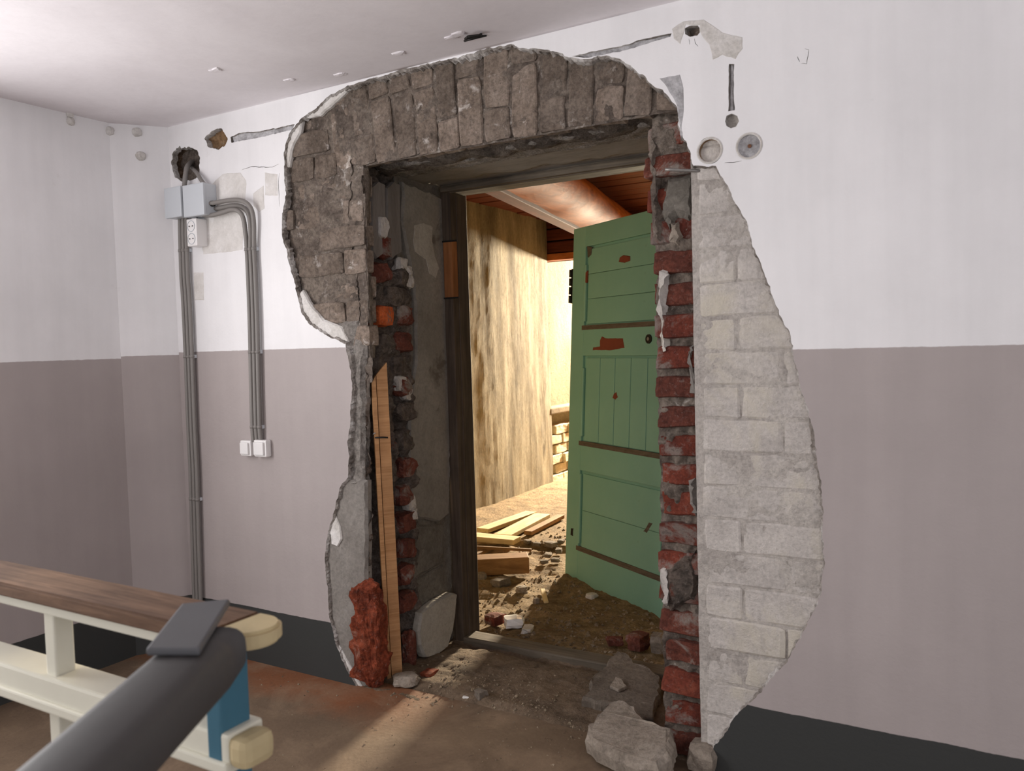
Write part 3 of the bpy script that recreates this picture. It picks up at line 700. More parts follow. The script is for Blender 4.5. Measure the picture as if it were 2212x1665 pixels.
# dusty step in the opening
def slabtop(name, x0, x1, y0, y1, fz, mat, par, step=.014):
    nx = int((x1-x0)/step)+1; ny = int((y1-y0)/step)+1; V = []; F = []
    for i in range(nx):
        for k in range(ny): x = x0+i*step; y = y0+k*step; V.append((x, y, fz(x, y)))
    for i in range(nx-1):
        for k in range(ny-1): F.append((i*ny+k, (i+1)*ny+k, (i+1)*ny+k+1, i*ny+k+1))
    return mesh(name, V, F, mat, par, smooth=True)
def stepz(x, y):
    e = .12+.03*n3(x, 1, 2, 4, 4)-.05*(x-1.2)
    a = 1/(1+math.exp(-(y-e)/.006)); tr = math.exp(-((y-e+.045)/.03)**2)
    b = -.012+.03*a-.006*tr+.012*n3(x, y, 3, 7, 5)*a+.006*n3(x, y, 5, 25, 4)
    if y > .50: b -= .02*math.exp(-((y-.585)/.03)**2)
    return b+.012*(1-a)*max(0, min(1, (y+.02)/.03))
slabtop('doorway_step', 1.06, 2.52, -.02, .70, stepz, M['sill_dirt'], flo)

# ------------------------------------------------------------------ door frame and threshold
dfr = tag(empty('door_frame', (1.7, .66, 0)), 'dark weathered timber door frame set deep in the broken opening', 'door frame')
def lp(o, par): o.parent = par; o.location = Vector(o.location)-Vector(par.location); return o
fy0, fy1 = .61, .72
pj = hit(970, 900, 1, fy0).x; pk = hit(987, 900, 1, fy0).x
lp(box('post', (pj-.01, fy0, -.02), (pk, fy0+.05, 2.13), M['frame'], None, .006), dfr)
lp(box('post_rebate', (pj, fy0+.045, -.02), (pk+.004, fy1+.02, 2.12), M['frame'], None, .004), dfr)
lp(box('hinge_recess', (pj+.0, fy0-.003, 1.62), (pk+.004, fy0+.04, 1.88), M['frame_fresh'], None, .002), dfr)
for zz in (1.62, 1.88): lp(box('nail', (pj-.01, fy0-.006, zz-.004), (pk+.03, fy0+.002, zz+.003), M['iron'], None, 0), dfr)
lp(box('post', (2.40, fy0, -.02), (2.47, fy1, 2.13), M['frame'], None, .006), dfr)
zh0 = hit(1100, 398, 1, fy0).z; zh1 = hit(1100, 372, 1, fy0).z
lp(box('head', (pj-.01, fy0, zh0), (2.47, fy1, zh1+.03), M['frame_h'], None, .006), dfr)
lp(box('head_bead', (pj+.0, fy0-.018, zh0+.004), (2.40, fy0+.02, zh0+.03), M['frame_h'], None, .008), dfr)
lp(box('threshold', (pk, .60, -.02), (2.40, .70, .035), M['frame_h'], None, .008), dfr)

# ------------------------------------------------------------------ green door leaf standing in the passage
BL = Vector((1.058, 1.827, -.008)); dd_ = Vector((.856, -.517, 0)).normalized(); nn_ = Vector((.517, .856, 0)).normalized()
lean = .125; DH, DW, DT = 2.085, 1.05, .042
zax = (Vector((0, 0, 2.07))+nn_*lean).normalized(); yax = zax.cross(dd_).normalized()
door = tag(empty('door_1'), 'pale green panelled wooden door standing open in the passage', 'door', kind='structure')
mm = Matrix((dd_, yax, zax)).transposed().to_4x4(); mm.translation = BL; door.matrix_world = mm   # local X along the leaf, -Y towards the room
def db(name, x0, x1, z0, z1, y0, y1, mat, bev=.004, par=door): return box(name, (x0, y0, z0), (x1, y1, z1), mat, par, bev)
SW = .135
rails = [(0, .20), (.66, .82), (1.33, 1.50), (1.965, DH)]
db('stile', 0, SW, 0, DH, 0, DT, M['green']); db('stile', DW-SW, DW, 0, DH, 0, DT, M['green'])
for a, b in rails: db('rail', SW-.002, DW-SW+.002, a, b, .001, DT-.001, M['green'], .005)
def panel(z0, z1, vert, n):
    p_ = db('panel', SW, DW-SW, z0, z1, .016, .03, M['green'], 0)
    a0, a1 = SW+.028, DW-SW-.02
    for k in range(n):
        if vert:
            w = (a1-a0)/n; q = box('panel_board', (a0+k*w+.002, .004, z0+.016), (a0+(k+1)*w-.002, .02, z1-.012), M['green'], p_, .004)
        else:
            w = (z1-z0-.03)/n; q = box('panel_board', (a0, .005, z0+.014+k*w+.0008), (a1, .02, z0+.014+(k+1)*w-.0008), M['green'], p_, .003)
        q.location -= p_.location
    return p_
p1 = panel(.20, .66, False, 2); p2 = panel(.82, 1.33, True, 5); p3 = panel(1.50, 1.965, False, 3)
for z0, z1 in ((.20, .215), (.818, .832), (1.493, 1.507)): db('bare_strip', SW-.02, DW-SW, z0-.012, z1, -.001, .012, M['bare'], .001)
for z0, z1 in ((.23, .64), (.86, 1.26), (1.53, 1.86)): db('moulding', SW-.012, SW+.012, z0, z1, -.002, .018, M['green'], .006)
def dl(px, py):     # pixel -> door-local x, z on the leaf front
    inv = door.matrix_world.inverted(); d = fw + rt*((px-W/2)/FOC) + up*((H/2-py)/FOC)
    o = inv @ CAM; q = inv.to_3x3() @ d; t = (0-o.y)/q.y; v = o+q*t; return (v.x, v.z)
def scar(px, mat, name='paint_scar', y=-.0015):
    return plate(name, [dl(a, b) for a, b in px], y, y+.012, mat, door, .002, .012, 0, px[0][0])
scar([(1338, 556), (1346, 551), (1360, 553), (1360, 563), (1348, 567), (1336, 566)], M['scar'])
scar([(1262, 590), (1269, 584), (1268, 608), (1262, 616)], M['scar'])
scar([(1296, 735), (1300, 726), (1308, 730), (1346, 730), (1349, 752), (1318, 757), (1280, 757), (1281, 750), (1296, 748)], M['scar'])
scar([(1268, 532), (1278, 534), (1276, 550), (1270, 556)], M['bare'])
scar([(1324, 850), (1330, 845), (1334, 858), (1328, 864), (1322, 860)], M['scar'], y=.002)
scar([(1388, 1148), (1400, 1128), (1408, 1130), (1396, 1152)], M['bare'], y=.003)
scar([(1233, 1140), (1239, 1140), (1238, 1158), (1232, 1156)], M['iron'])  # dark plate standing in for the shade inside a slot, not a scar
kx, kz = dl(1402, 732)
def disc(name, x, z, r, y0, y1, mat, par, n=20):
    V = [(x+r*math.cos(2*math.pi*k/n), y, z+r*math.sin(2*math.pi*k/n)) for y in (y0, y1) for k in range(n)]
    return mesh(name, V, [tuple(range(n)), tuple(range(2*n-1, n-1, -1))]+[(k, n+k, n+(k+1) % n, (k+1) % n) for k in range(n)], mat, par)
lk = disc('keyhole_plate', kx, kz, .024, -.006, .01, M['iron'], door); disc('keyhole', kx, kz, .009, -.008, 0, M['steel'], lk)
z1_ = dl(1240, 580)[1]; z0_ = dl(1237, 655)[1]
hg = box('hinge', (-.018, .0, z0_), (.002, .03, z1_), M['iron'], door, .003)
for k in range(4):
    q = tube('hinge_knuckle', [(-.016, -.003, z0_+(z1_-z0_)*(k+.05)/4), (-.016, -.003, z0_+(z1_-z0_)*(k+.9)/4)], .011, M['iron'], hg, 8, .05)
    q.location = -Vector(hg.location)

# ------------------------------------------------------------------ passage behind
PWX = -.45
def passx(y, z):
    b = PWX+.045*(y-3.5) if y < 3.5 else PWX-.05*(y-3.5)
    return b+.0035*n3(y, z*.15, 1, 7, 3)+.003*n3(1, y, z, 5, 5)
ny = 140; nz = 70; V = []; F = []
for i in range(ny+1):
    for k in range(nz+1):
        y = .64+(4.62-.64)*i/ny; z = -.05+2.7*k/nz; V.append((passx(y, z), y, z))
V += [(-.9, 4.62, -.05+2.7*k/nz) for k in range(nz+1)]; ny += 1
for i in range(ny):
    for k in range(nz): F.append((i*(nz+1)+k, i*(nz+1)+k+1, (i+1)*(nz+1)+k+1, (i+1)*(nz+1)+k))
pw = mesh('wall_passage', V, F, M['pwall']); tag(pw, 'stained yellowish plaster wall of the passage beyond the door', 'wall', kind='structure')
V, F = quadgrid('x', (-.66, 4.5), (-.66, 8.0), .72, 2.7, None, .01, .08)
pw2 = mesh('wall_alcove', V, F, M['pwall2'], smooth=True); tag(pw2, 'yellow lit recessed plaster wall above the limewashed brick base', 'wall', kind='structure')
box('alcove_ledge', (-.85, 4.6, .70), (-.50, 8.0, .76), M['pwall2'], pw2, .01)
box('alcove_back', (-.85, 4.55, -.05), (-.70, 8.0, .72), M['lime_brick'], pw2)
kl = Kit(.25, .09, .12, M['lime_brick'], 6, .008)
for rw in range(6):
    y = 4.62+(.12 if rw % 2 else 0)
    while y < 7.4:
        kl.put(pw2, (-.58+random.uniform(-.015, .015), y+.125, .045+rw*.098), (0, random.uniform(-.03, .03), math.pi/2+random.uniform(-.04, .04))); y += .262
# shell: far wall with a window opening, right wall, room side, boarded ceiling
far = box('wall_far', (-.9, 5.3, -.05), (-.02, 5.4, 2.12), M['pwall2']) if False else None
wf = empty('wall_far', (1.2, 7.9, 0)); tag(wf, 'far plaster wall of the passage pierced by a window', 'wall', kind='structure')
for a, b in (((-.95, 7.9, -.05), (-.28, 8.0, 2.7)), ((.08, 7.9, -.05), (3.0, 8.0, 2.7)), ((-.28, 7.9, -.05), (.08, 8.0, 1.78)), ((-.28, 7.9, 2.22), (.08, 8.0, 2.7))):
    lp(box('wall_section', a, b, M['pwall2'], None), wf)
pr = box('wall_passage_right', (2.9, .6, -.05), (3.0, 8.0, 2.7), M['pwall2']); tag(pr, 'shaded plaster wall on the hinge side of the passage', 'wall', kind='structure')
pn = box('wall_passage_near', (-.95, .64, -.05), (1.0, .70, 2.7), M['pwall']); tag(pn, 'passage side of the broken wall', 'wall', kind='structure')
pn2 = box('wall_passage_jamb', (2.5, .64, -.05), (3.0, .70, 2.7), M['pwall']); tag(pn2, 'passage side of the wall by the door frame', 'wall', kind='structure')
pn3 = box('wall_passage_head', (.9, .64, 2.2), (2.6, .70, 2.7), M['pwall']); tag(pn3, 'passage side of the wall over the door frame', 'wall', kind='structure')
pc = empty('ceiling_passage', (1, 3, 2.6)); tag(pc, 'dark red boarded ceiling of the passage', 'ceiling', kind='structure')
lp(box('roof_deck', (-1, .6, 2.62), (3.05, 8.05, 2.70), M['beam_red'], None), pc)
bd = Vector((-.21, .978, 0)).normalized(); bn = Vector((bd.y, -bd.x, 0))
pos_ = 0; y = .8
while y < 7.9:     # boards across the joists
    w = random.uniform(.19, .23); o = bar('board', (-.9, y+w/2, 2.6+random.uniform(-.006, .006)), (2.95, y+w/2+.1, 2.6), w-.018, .03, M['beam_red'], None, .004); lp(o, pc); y += w
# joists
PSH = .10
def vline(px, py, z): return hit(px, py, 2, z)
def beamline(z, px, py, s0, s1):
    p = vline(px, py, z); return p+bd*((.69-p.y)/bd.y), p+bd*((4.645-p.y)/bd.y)
a, b = beamline(2.36, 1195, 402, -.9, 3.6)
joist = tube('ceiling_log', [a+Vector((0, 0, .0)), (a+b)/2, b], .15, M['log'], None, 20, .2); 
for v in joist.data.vertices: v.co.z += .012*n3(v.co.x, v.co.y, v.co.z, 2, 3)
tag(joist, 'thick orange round log joist under the passage ceiling', 'beam')
a, b = beamline(2.30, 1118, 412, -.9, 3.6); a -= bn*PSH; b -= bn*PSH
for k, (dx, dz, w, h) in enumerate(((0, 0, .10, .05), (.03, .05, .12, .05))):
    o = bar('ceiling_plank', a+bn*dx+Vector((0, 0, dz)), b+bn*dx+Vector((0, 0, dz)), w, h, M['beam_red'] if k == 0 else M['beam'], None, .004)
    tag(o, ('narrow red brown plank nailed under the log joist', 'orange plank above the narrow red plank beside the log')[k], 'plank')
bh = empty('bulkhead', (0, 4.68, 2.2)); tag(bh, 'red brown timber bulkhead across the passage under the boarded ceiling', 'beam')  # added to block upward lamp light; only the left end matches real timbers
for k, (zc, hh_, yy_) in enumerate(((2.235, .07, 4.66), (2.33, .11, 4.68), (2.45, .11, 4.67), (2.57, .12, 4.68))):
    o = bar('timber', (-.9, yy_-.0, zc), (2.95, yy_+.05, zc), .09, hh_-.006, M['beam_red'] if k else M['beam'], None, .006); lp(o, bh)
lp(box('light_seal_board', (-.9, 4.74, 2.2), (2.95, 4.76, 2.62), M['beam_red'], None), bh)  # added to stop light leaking through the gaps between the timbers
# passage floor
def pz(x, y):
    r_ = 1 if y < 2.35 else .35
    return .004+.018*r_*(n3(x, y, 1, 4, 6)+.6*n3(x, y, 4, 16, 4)) + (.03 if y > 2.35 else 0)*1 + (.02*max(0, min(1, (1.1-x)*2)) if y < 2.2 else 0)
pf = slabtop('floor_passage', -.9, 2.95, .68, 8.0, pz, M['dirt'], None, .024); tag(pf, 'dirt and rubble covered floor of the passage', 'floor', kind='structure')
def fl(px, py, z=.02): return hit(px, py, 2, z)
def lay(name, p0, p1, w, h, mat, label, cat='plank', z=.045, group=None):
    a = fl(*p0, z); b = fl(*p1, z); o = bar(name, a+Vector((0, 0, h/2)), b+Vector((0, 0, h/2)), w, h, mat, None, .004); tag(o, label, cat, group); return o
lay('plank', (1042, 1150), (1148, 1112), .10, .03, M['plank'], 'pale sunlit plank lying farthest left on the passage floor', z=.05)
lay('plank', (1085, 1163), (1172, 1117), .13, .03, M['plank'], 'broad worn plank beside the pale sunlit plank', z=.05)
lay('plank', (1140, 1156), (1212, 1119), .06, .03, M['block'], 'frayed brown plank at the outer side of the broad plank', z=.045)
lay('plank', (960, 1159), (1117, 1173), .12, .035, M['plank'], 'yellowish plank lying across by the door frame', z=.05)
lay('lath', (960, 1181), (1148, 1191), .022, .018, M['plank_dk'], 'thin dark lath in front of the yellowish plank', 'lath', .0535)
lay('lath', (985, 1222), (1062, 1186), .03, .02, M['plank_dk'], 'short dark lath propped askew under the thin lath', 'lath', .034)
a = fl(1020, 1243, .03); b = fl(1133, 1237, .03)
o = bar('timber_block', a+Vector((0, .05, .05)), b+Vector((0, .05, .05)), .11, .10, M['block'], None, .006, roll=.06); tag(o, 'brown squared timber block lying on the rubble', 'timber block')
def stone(px, py, s, mat, label, cat='stone', group=None, z=.012, name='stone', seed=None, amp=.3):
    p = fl(px, py, z); o = lump(name, (p.x, p.y, p.z-.004), s, mat, None, seed if seed is not None else px*.37, amp, 2, (0, 0, random.uniform(0, 3)), .6); tag(o, label, cat, group); return o
stone(1082, 1266, (.10, .07, .05), M['chunk2'], 'grey stone lying before the timber block')
stone(1041, 1256, (.06, .05, .055), M['chunk'], 'pale broken tile piece between stone and door frame', 'rubble')
stone(1019, 1274, (.055, .05, .045), M['chunk2'], 'small grey stone against the door frame foot')
stone(1128, 1280, (.06, .05, .04), M['chunk'], 'small pale stone on the open dirt of the passage')
stone(1110, 1352, (.09, .08, .05), M['plug'], 'white broken shard beside the threshold', 'rubble')
stone(1140, 1362, (.08, .05, .025), M['cream'], 'flat cream flake lying on the threshold edge', 'rubble')
stone(1068, 1346, (.08, .08, .05), M['brick_red'], 'reddish brick bit among crumbs inside the threshold', 'rubble')
stone(1278, 1290, (.06, .05, .025), M['cream'], 'pale flake under the green door', 'rubble')
stone(1158, 1302, (.03, .03, .03), M['chunk'], 'little pale cube of plaster beside the wood chip', 'rubble')
lay('wood_chip', (1172, 1275), (1180, 1303), .025, .012, M['plank'], 'short wood chip standing out on the dirt', 'wood chip', .02)
lay('wood_stick', (1164, 1361), (1195, 1362), .006, .006, M['plank_dk'], 'thin dark stick behind the threshold', 'stick', .02)
for i, (a_, b_, s_) in enumerate([(1190, 1180, .06), (1207, 1192, .045), (1184, 1202, .045), (1160, 1178, .04), (1212, 1172, .042), (1140, 1172, .04), (1175, 1215, .035), (1200, 1212, .04)]):
    stone(a_, b_, (s_*1.4, s_, s_*.6), M['chunk2'], 'small brown rubble stone between the planks and the green door', 'rubble', 'rubble stones in the passage', .03)
# countless crumbs
def crumbs(name, n, fpos, smin, smax, mat, label):
    V = []; F = []
    for i in range(n):
        p = fpos(); s = random.uniform(smin, smax)*random.random()**.6+smin*.5; b = len(V); a0 = random.random()*6
        for (dx, dy, dz) in ((1, 0, 0), (-.5, .8, 0), (-.5, -.8, 0), (.1, .1, .9), (.5, .6, .4), (-.7, 0, .5)):
            c_, s_ = math.cos(a0), math.sin(a0); k = random.uniform(.7, 1.3)
            V.append((p[0]+s*(dx*c_-dy*s_)*k, p[1]+s*(dx*s_+dy*c_)*k, p[2]+s*dz*k-.001))
        F += [(b, b+4, b+3), (b, b+1, b+4), (b+1, b+3, b+4), (b+1, b+5, b+3), (b+1, b+2, b+5), (b+2, b+3, b+5), (b+2, b, b+3)]
    o = mesh(name, V, F, mat); tag(o, label, 'rubble', kind='stuff'); return o
# ------------------------------------------------------------------ loose things at the opening
def slab3(name, px, thick, mat, label, cat='plaster chunk', amp=.012, seed=1, rough=.006):
    """a broken slab from its top outline [(px,py,z)...]; grows down by thick"""
    P3 = [hit(a, b, 2, z) for a, b, z in px]; c = sum(P3, Vector())/len(P3)
    nrm = Vector((0, 0, 0))
    for i in range(len(P3)): nrm += (P3[i]-c).cross(P3[(i+1) % len(P3)]-c)
    nrm.normalize(); nrm = nrm if nrm.z > 0 else -nrm
    e1 = (P3[1]-P3[0]).normalized(); e1 = (e1-nrm*e1.dot(nrm)).normalized(); e2 = nrm.cross(e1)
    pl = [Vector(((q-c).dot(e1), (q-c).dot(e2))) for q in P3]
    o = plate(name, pl, 0, -thick, mat, None, amp, .014, rough, seed, axis=2, slope=.18, grid=.022)
    mm = Matrix((e1, e2, nrm)).transposed().to_4x4(); mm.translation = c; o.matrix_world = mm
    tag(o, label, cat); return o
slab3('plaster_slab', [*[(a_, b_, .045+.05*(1560-b_)/150) for a_, b_ in ((1330, 1408), (1352, 1410), (1375, 1430), (1402, 1440), (1428, 1462), (1424, 1500), (1418, 1512), (1408, 1548), (1380, 1545), (1330, 1520), (1300, 1516), (1258, 1508), (1276, 1488), (1274, 1470), (1302, 1440))]], .036, M['chunk2'], 'flat grey plaster slab lying in the doorway behind the pale chunk', seed=2)
slab3('plaster_chunk', [(1318, 1512, .11), (1345, 1512, .115), (1382, 1530, .12), (1402, 1550, .12), (1452, 1572, .12), (1457, 1590, .115), (1442, 1632, .10), (1420, 1652, .09), (1380, 1652, .085), (1330, 1632, .08), (1296, 1612, .08), (1264, 1588, .08), (1266, 1566, .085), (1292, 1540, .10)], .066, M['chunk'], 'big pale broken plaster chunk tilted on the floor before the doorway', seed=3, rough=.012)
slab3('plaster_flake', [(1318, 1480, .083), (1330, 1462, .088), (1342, 1466, .087), (1354, 1480, .083), (1336, 1488, .080)], .012, M['chunk'], 'small triangular flake on top of the grey plaster slab', 'rubble', .004, 6, .002)
p = fl(1440, 1530, .0); o = lump('plaster_splinter', (2.315, .30, .01), (.045, .08, .15), M['chunk'], None, 9, .3, 3, (0, .5, .2), .8); tag(o, 'narrow plaster splinter leaning on the foot of the red brick jamb', 'plaster chunk')
stone(1378, 1400, (.09, .08, .07), M['brick_dark'], 'dark sooty lump behind the grey plaster slab', 'rubble', z=.015)
stone(1424, 1408, (.07, .07, .085), M['chunk2'], 'rounded lump at the end of the grey plaster slab', 'rubble', z=.015)
stone(1328, 1392, (.07, .05, .035), M['brick_dark'], 'dark flat lump behind the slab corner', 'rubble', z=.02)
stone(1039, 1512, (.045, .04, .045), M['chunk2'], 'fist sized pale stone at the edge of the doorway step', z=.0)
stone(1008, 1508, (.035, .025, .015), M['cream'], 'thin pale chip beside the fist sized stone', 'rubble', z=.0)
stone(928, 1462, (.07, .055, .03), M['red_stain'], 'pinkish brick piece by the foot of the broken jamb', 'brick', z=.0)
# chunk leaning on the reveal
def xz(px, py): v = hit(px, py, 0, 1.135); return (v.y, v.z)
ck = plate('leaning_plaster_slab', [xz(*q) for q in [(905, 1392), (902, 1365), (908, 1325), (922, 1312), (940, 1298), (975, 1280), (984, 1282), (980, 1330), (976, 1362), (964, 1396), (940, 1416), (915, 1420)]], 1.145, 1.105, M['reveal_light'], None, .004, .012, .003, 4, axis=0, slope=.12)
tag(ck, 'grey plaster slab leaning against the left reveal at floor level', 'plaster chunk')
# pine batten standing in the hollow jamb
bt = empty('pine_batten'); tag(bt, 'fresh pine batten standing upright in the hollow of the broken jamb', 'batten')
tp = hit(818, 800, 0, 1.15); bo = hit(846, 1340, 0, 1.125)
dz = (bo-tp).normalized(); bo = bo+dz*(bo.z/-dz.z)*.98
def strip(name, x0, x1, y0, y1, ztop0, ztop1):   # vertical strip with a slanted top
    V = []
    for (x, zt) in ((x0, ztop0), (x1, ztop1)):
        for y in (y0, y1):
            V.append((x, y, 0)); V.append((x, y, zt))
    o = mesh(name, V, [(0, 1, 5, 4), (2, 6, 7, 3), (0, 2, 3, 1), (4, 5, 7, 6), (1, 3, 7, 5), (0, 4, 6, 2)], M['batten'], bt); return o
Lb = (bo-tp).length
strip('strip', -.032, -.0145, -.006, .02, Lb-.05, Lb-.02); strip('strip', -.011, .034, 0, .02, Lb-.018, Lb+.03)
zz = (tp-bo).normalized(); yy = Vector((-.75, .66, 0)); xx = yy.cross(zz).normalized(); yy = zz.cross(xx)
mm = Matrix((xx, yy, zz)).transposed().to_4x4(); mm.translation = bo; bt.matrix_world = mm
w1 = tube('bent_wire', [(-.03, -.004, .0), (0, -.012, .0), (.022, -.004, -.004)], .0035, M['iron'], bt, 6, .01); w1.location = (0, 0, Lb*.79)
w2 = tube('bent_wire', [(-.035, .0, .012), (-.03, -.006, .02), (-.024, .0, .014)], .003, M['steel'], bt, 6, .01); w2.location = (0, 0, Lb*.79)

# crumbs, kept clear of everything that lies or stands there
bpy.context.view_layer.update()
KEEP = []
for o in list(bpy.data.objects):
    if o.type != 'MESH' or o.name.startswith(('floor', 'doorway_step', 'masonry_core', 'mortar_bed', 'wall', 'board', 'ceiling', 'stile', 'rail', 'panel', 'head')): continue
    c = [o.matrix_world @ Vector(v) for v in o.bound_box]
    lo = [min(q[k] for q in c) for k in range(3)]; hi = [max(q[k] for q in c) for k in range(3)]
    if lo[2] < .12 and hi[0]-lo[0] < 1.2 and hi[1]-lo[1] < 1.2: KEEP.append((lo[0], hi[0], lo[1], hi[1]))
def clear(x, y, m=.014): return not any(a-m < x < b+m and c-m < y < d+m for a, b, c, d in KEEP)
def cp():
    while True:
        x = random.uniform(.2, 2.35); y = .76+random.random()**1.3*2.15; e = Vector((x, y, 0))-BL
        if clear(x, y) and (e.dot(nn_) < -.03 or e.dot(dd_) < -.04): return (x, y, pz(x, y))
crumbs('dirt_crumbs', 1500, cp, .004, .018, M['crumb'], 'loose crumbs of dirt and plaster on the passage floor')
def sp_():
    while True:
        x = random.uniform(1.17, 2.32); y = max(-.01, min(.58, random.gauss(.12, .12)))
        if clear(x, y): return (x, y, stepz(x, y))
crumbs('step_crumbs', 500, sp_, .002, .011, M['crumb'], 'plaster crumbs scattered over the doorway step')
def rp_():
    while True:
        x = random.uniform(.6, 2.7); y = -abs(random.gauss(0, .35))-.02
        if clear(x, y): return (x, y, 0)
crumbs('floor_crumbs', 260, rp_, .0015, .006, M['crumb'], 'small plaster crumbs on the brown floor before the opening')

# ------------------------------------------------------------------ openings and patches in the painted skin
for k, (px, dep, mt, jg) in HOLES.items():
    if mt is None: continue
    pl = [Vector(wl(*q)) for q in px]; c = sum(pl, Vector((0, 0)))/len(pl)
    ring = jag([c+(q-c)*1.12 for q in pl], .004, jg, 2); n = len(ring); V = []; F = []; lev = 4
    if dep < .02:
        plate('chase' if 'chase' in k else 'pocket', [c+(q-c)*1.05 for q in pl] if 'chase' not in k else [q+Vector((0, (.006 if q.y > c.y else -.006))) for q in pl], dep, dep+.02, M[mt], wall, .002, .02, .002, 3); continue
    for L in range(lev+1):
        f = L/lev
        for i, q in enumerate(ring):
            s = 1-.55*f**2; e = c+(q-c)*s; V.append((e.x+.004*n3(e.x, L, e.y, 40), TH*.6+dep*f+.006*n3(e.x, L, e.y, 30), e.y+.004*n3(e.x, L+5, e.y, 40)))
    for L in range(lev):
        for i in range(n): j = (i+1) % n; F.append((L*n+i, L*n+j, (L+1)*n+j, (L+1)*n+i))
    V.append((c.x, TH+dep*1.05, c.y)); F += [(lev*n+i, lev*n+(i+1) % n, len(V)-1) for i in range(n)]
    mesh('hole_pocket', V, F, M[mt], wall, smooth=True)
# round flush boxes
def flush(px, py, r, dep, mat, holes, name):
    x, z = wl(px, py); n = 28; V = []; F = []
    for (rr, y) in ((r*1.12, -.001), (r*1.02, -.002), (r*.93, .001), (r*.90, dep*.8), (r*.80, dep), (0.001, dep)):
        V += [(x+rr*math.cos(2*math.pi*k/n), y, z+rr*math.sin(2*math.pi*k/n)) for k in range(n)]
    for L in range(5):
        for k in range(n): F.append((L*n+k, L*n+(k+1) % n, (L+1)*n+(k+1) % n, (L+1)*n+k))
    o = mesh(name, V, F, [M['cream'], mat], wall, smooth=False, fmat=[0]*(2*n)+[1]*(3*n))
    for (a, b, rr, mt) in holes: disc('screw_hole_disc', x+a*r, z+b*r, rr*r, dep-.003, dep+.001, M[mt], o, 12)  # flat discs; the dark iron ones imitate the shade in screw holes
    return o
rS = (wl(1559, 325)[0]-wl(1507, 325)[0])/2
flush(1533, 325, rS*.97, .02, M['rust_box'], [(0, 0, .22, 'rust_hole'), (0, 0, .1, 'iron'), (0, .5, .09, 'iron'), (0, -.55, .09, 'iron'), (.5, .1, .08, 'iron'), (-.55, -.1, .08, 'iron')], 'flush_box')
flush(1618, 315, rS*.95, .008, M['chase'], [(0, .02, .16, 'rust_hole')], 'flush_box')
def patch(px, mat='patch', th=.0012, amp=.004, y=0.0, name='filler_patch', axis=1):
    return plate(name, [wl(a, b) for a, b in px], y-th, y+.004, M[mat], wall, amp, .014, 0, px[0][0]*.1, slope=.8)
patch([(455, 400), (480, 375), (520, 372), (532, 390), (530, 430), (525, 540), (490, 545), (440, 550), (435, 530), (440, 470)])
patch([(418, 588), (440, 588), (441, 648), (420, 648)], amp=.002, th=.002)
patch([(546, 418), (570, 400), (572, 450), (560, 458), (548, 445)], amp=.002)
patch([(572, 372), (600, 376), (600, 424), (572, 422)], amp=.003)
patch([(430, 318), (445, 280), (465, 270), (490, 274), (505, 300), (508, 318), (498, 330), (450, 336)], 'cream', .001, .006) if False else None
patch([(1425, 168), (1470, 160), (1478, 190), (1477, 240), (1470, 300), (1462, 230), (1450, 205)], 'chase', .001, .003)
patch([(1450, 62), (1475, 45), (1520, 40), (1560, 70), (1605, 80), (1608, 105), (1590, 128), (1560, 118), (1540, 128), (1530, 96), (1516, 80), (1510, 55), (1480, 52), (1476, 72), (1470, 96), (1455, 84)], 'cream', .0012, .004)
for i, (a, b, w) in enumerate([(1478, 48, 8), (1476, 74, 8), (1507, 80, 10), (1497, 82, 8)]):
    pass
# little plaster bumps and plugs on the left walls
def bump3(px, py, plane, r, mat='paint_left', par=wleft):
    if plane == 'left': p = hit(px, py, 0, CX)
    else:
        d = fw + rt*((px-W/2)/FOC) + up*((H/2-py)/FOC); e = Vector((0-CX, 0-CY, 0)).normalized(); nn = Vector((e.y, -e.x, 0))
        p = CAM+d*((Vector((0, 0, 0))-CAM).dot(nn)/d.dot(nn))
    o = lump('plaster_bump', p-Vector((0, 0, r*.5)), (r*1.4, r*1.4, r*1.5), M[mat], par, px*.1, .3, 2, (0, 0, 0), .2); return o
for a, b, pl, r_ in [(150, 250, 'left', .02), (152, 266, 'left', .022), (140, 240, 'left', .014), (237, 287, 'c', .024), (296, 290, 'c', .026), (304, 341, 'c', .026)]:
    bump3(a, b, pl, r_, 'cream', wleft if pl == 'left' else corner)
# ceiling hook and chips
hk = empty('ceiling_hook', hit(1028, 76, 2, HC)); tag(hk, 'bent dark iron hook stub in the ceiling above the opening', 'hook')
h0 = hk.location
for pts_ in ([(-.02, -.0, .0), (-.03, -.02, -.012), (.0, -.05, -.02)], [(.02, .0, .0), (.03, -.02, -.012), (.0, -.05, -.02)], [(-.06, .02, 0), (-.02, .0, -.008), (.03, .02, 0)]):
    tube('prong', pts_, .0045, M['iron'], hk, 6, .01)
for i, (a, b) in enumerate([(465, 150), (625, 172), (735, 160), (690, 205), (975, 80), (990, 72), (860, 115)]):
    p = hit(a, b, 2, HC); o = lump('paint_chip', p-Vector((0, 0, .006)), (.05, .03, .012), M['ceil'], ceil, i+3, .4, 2)

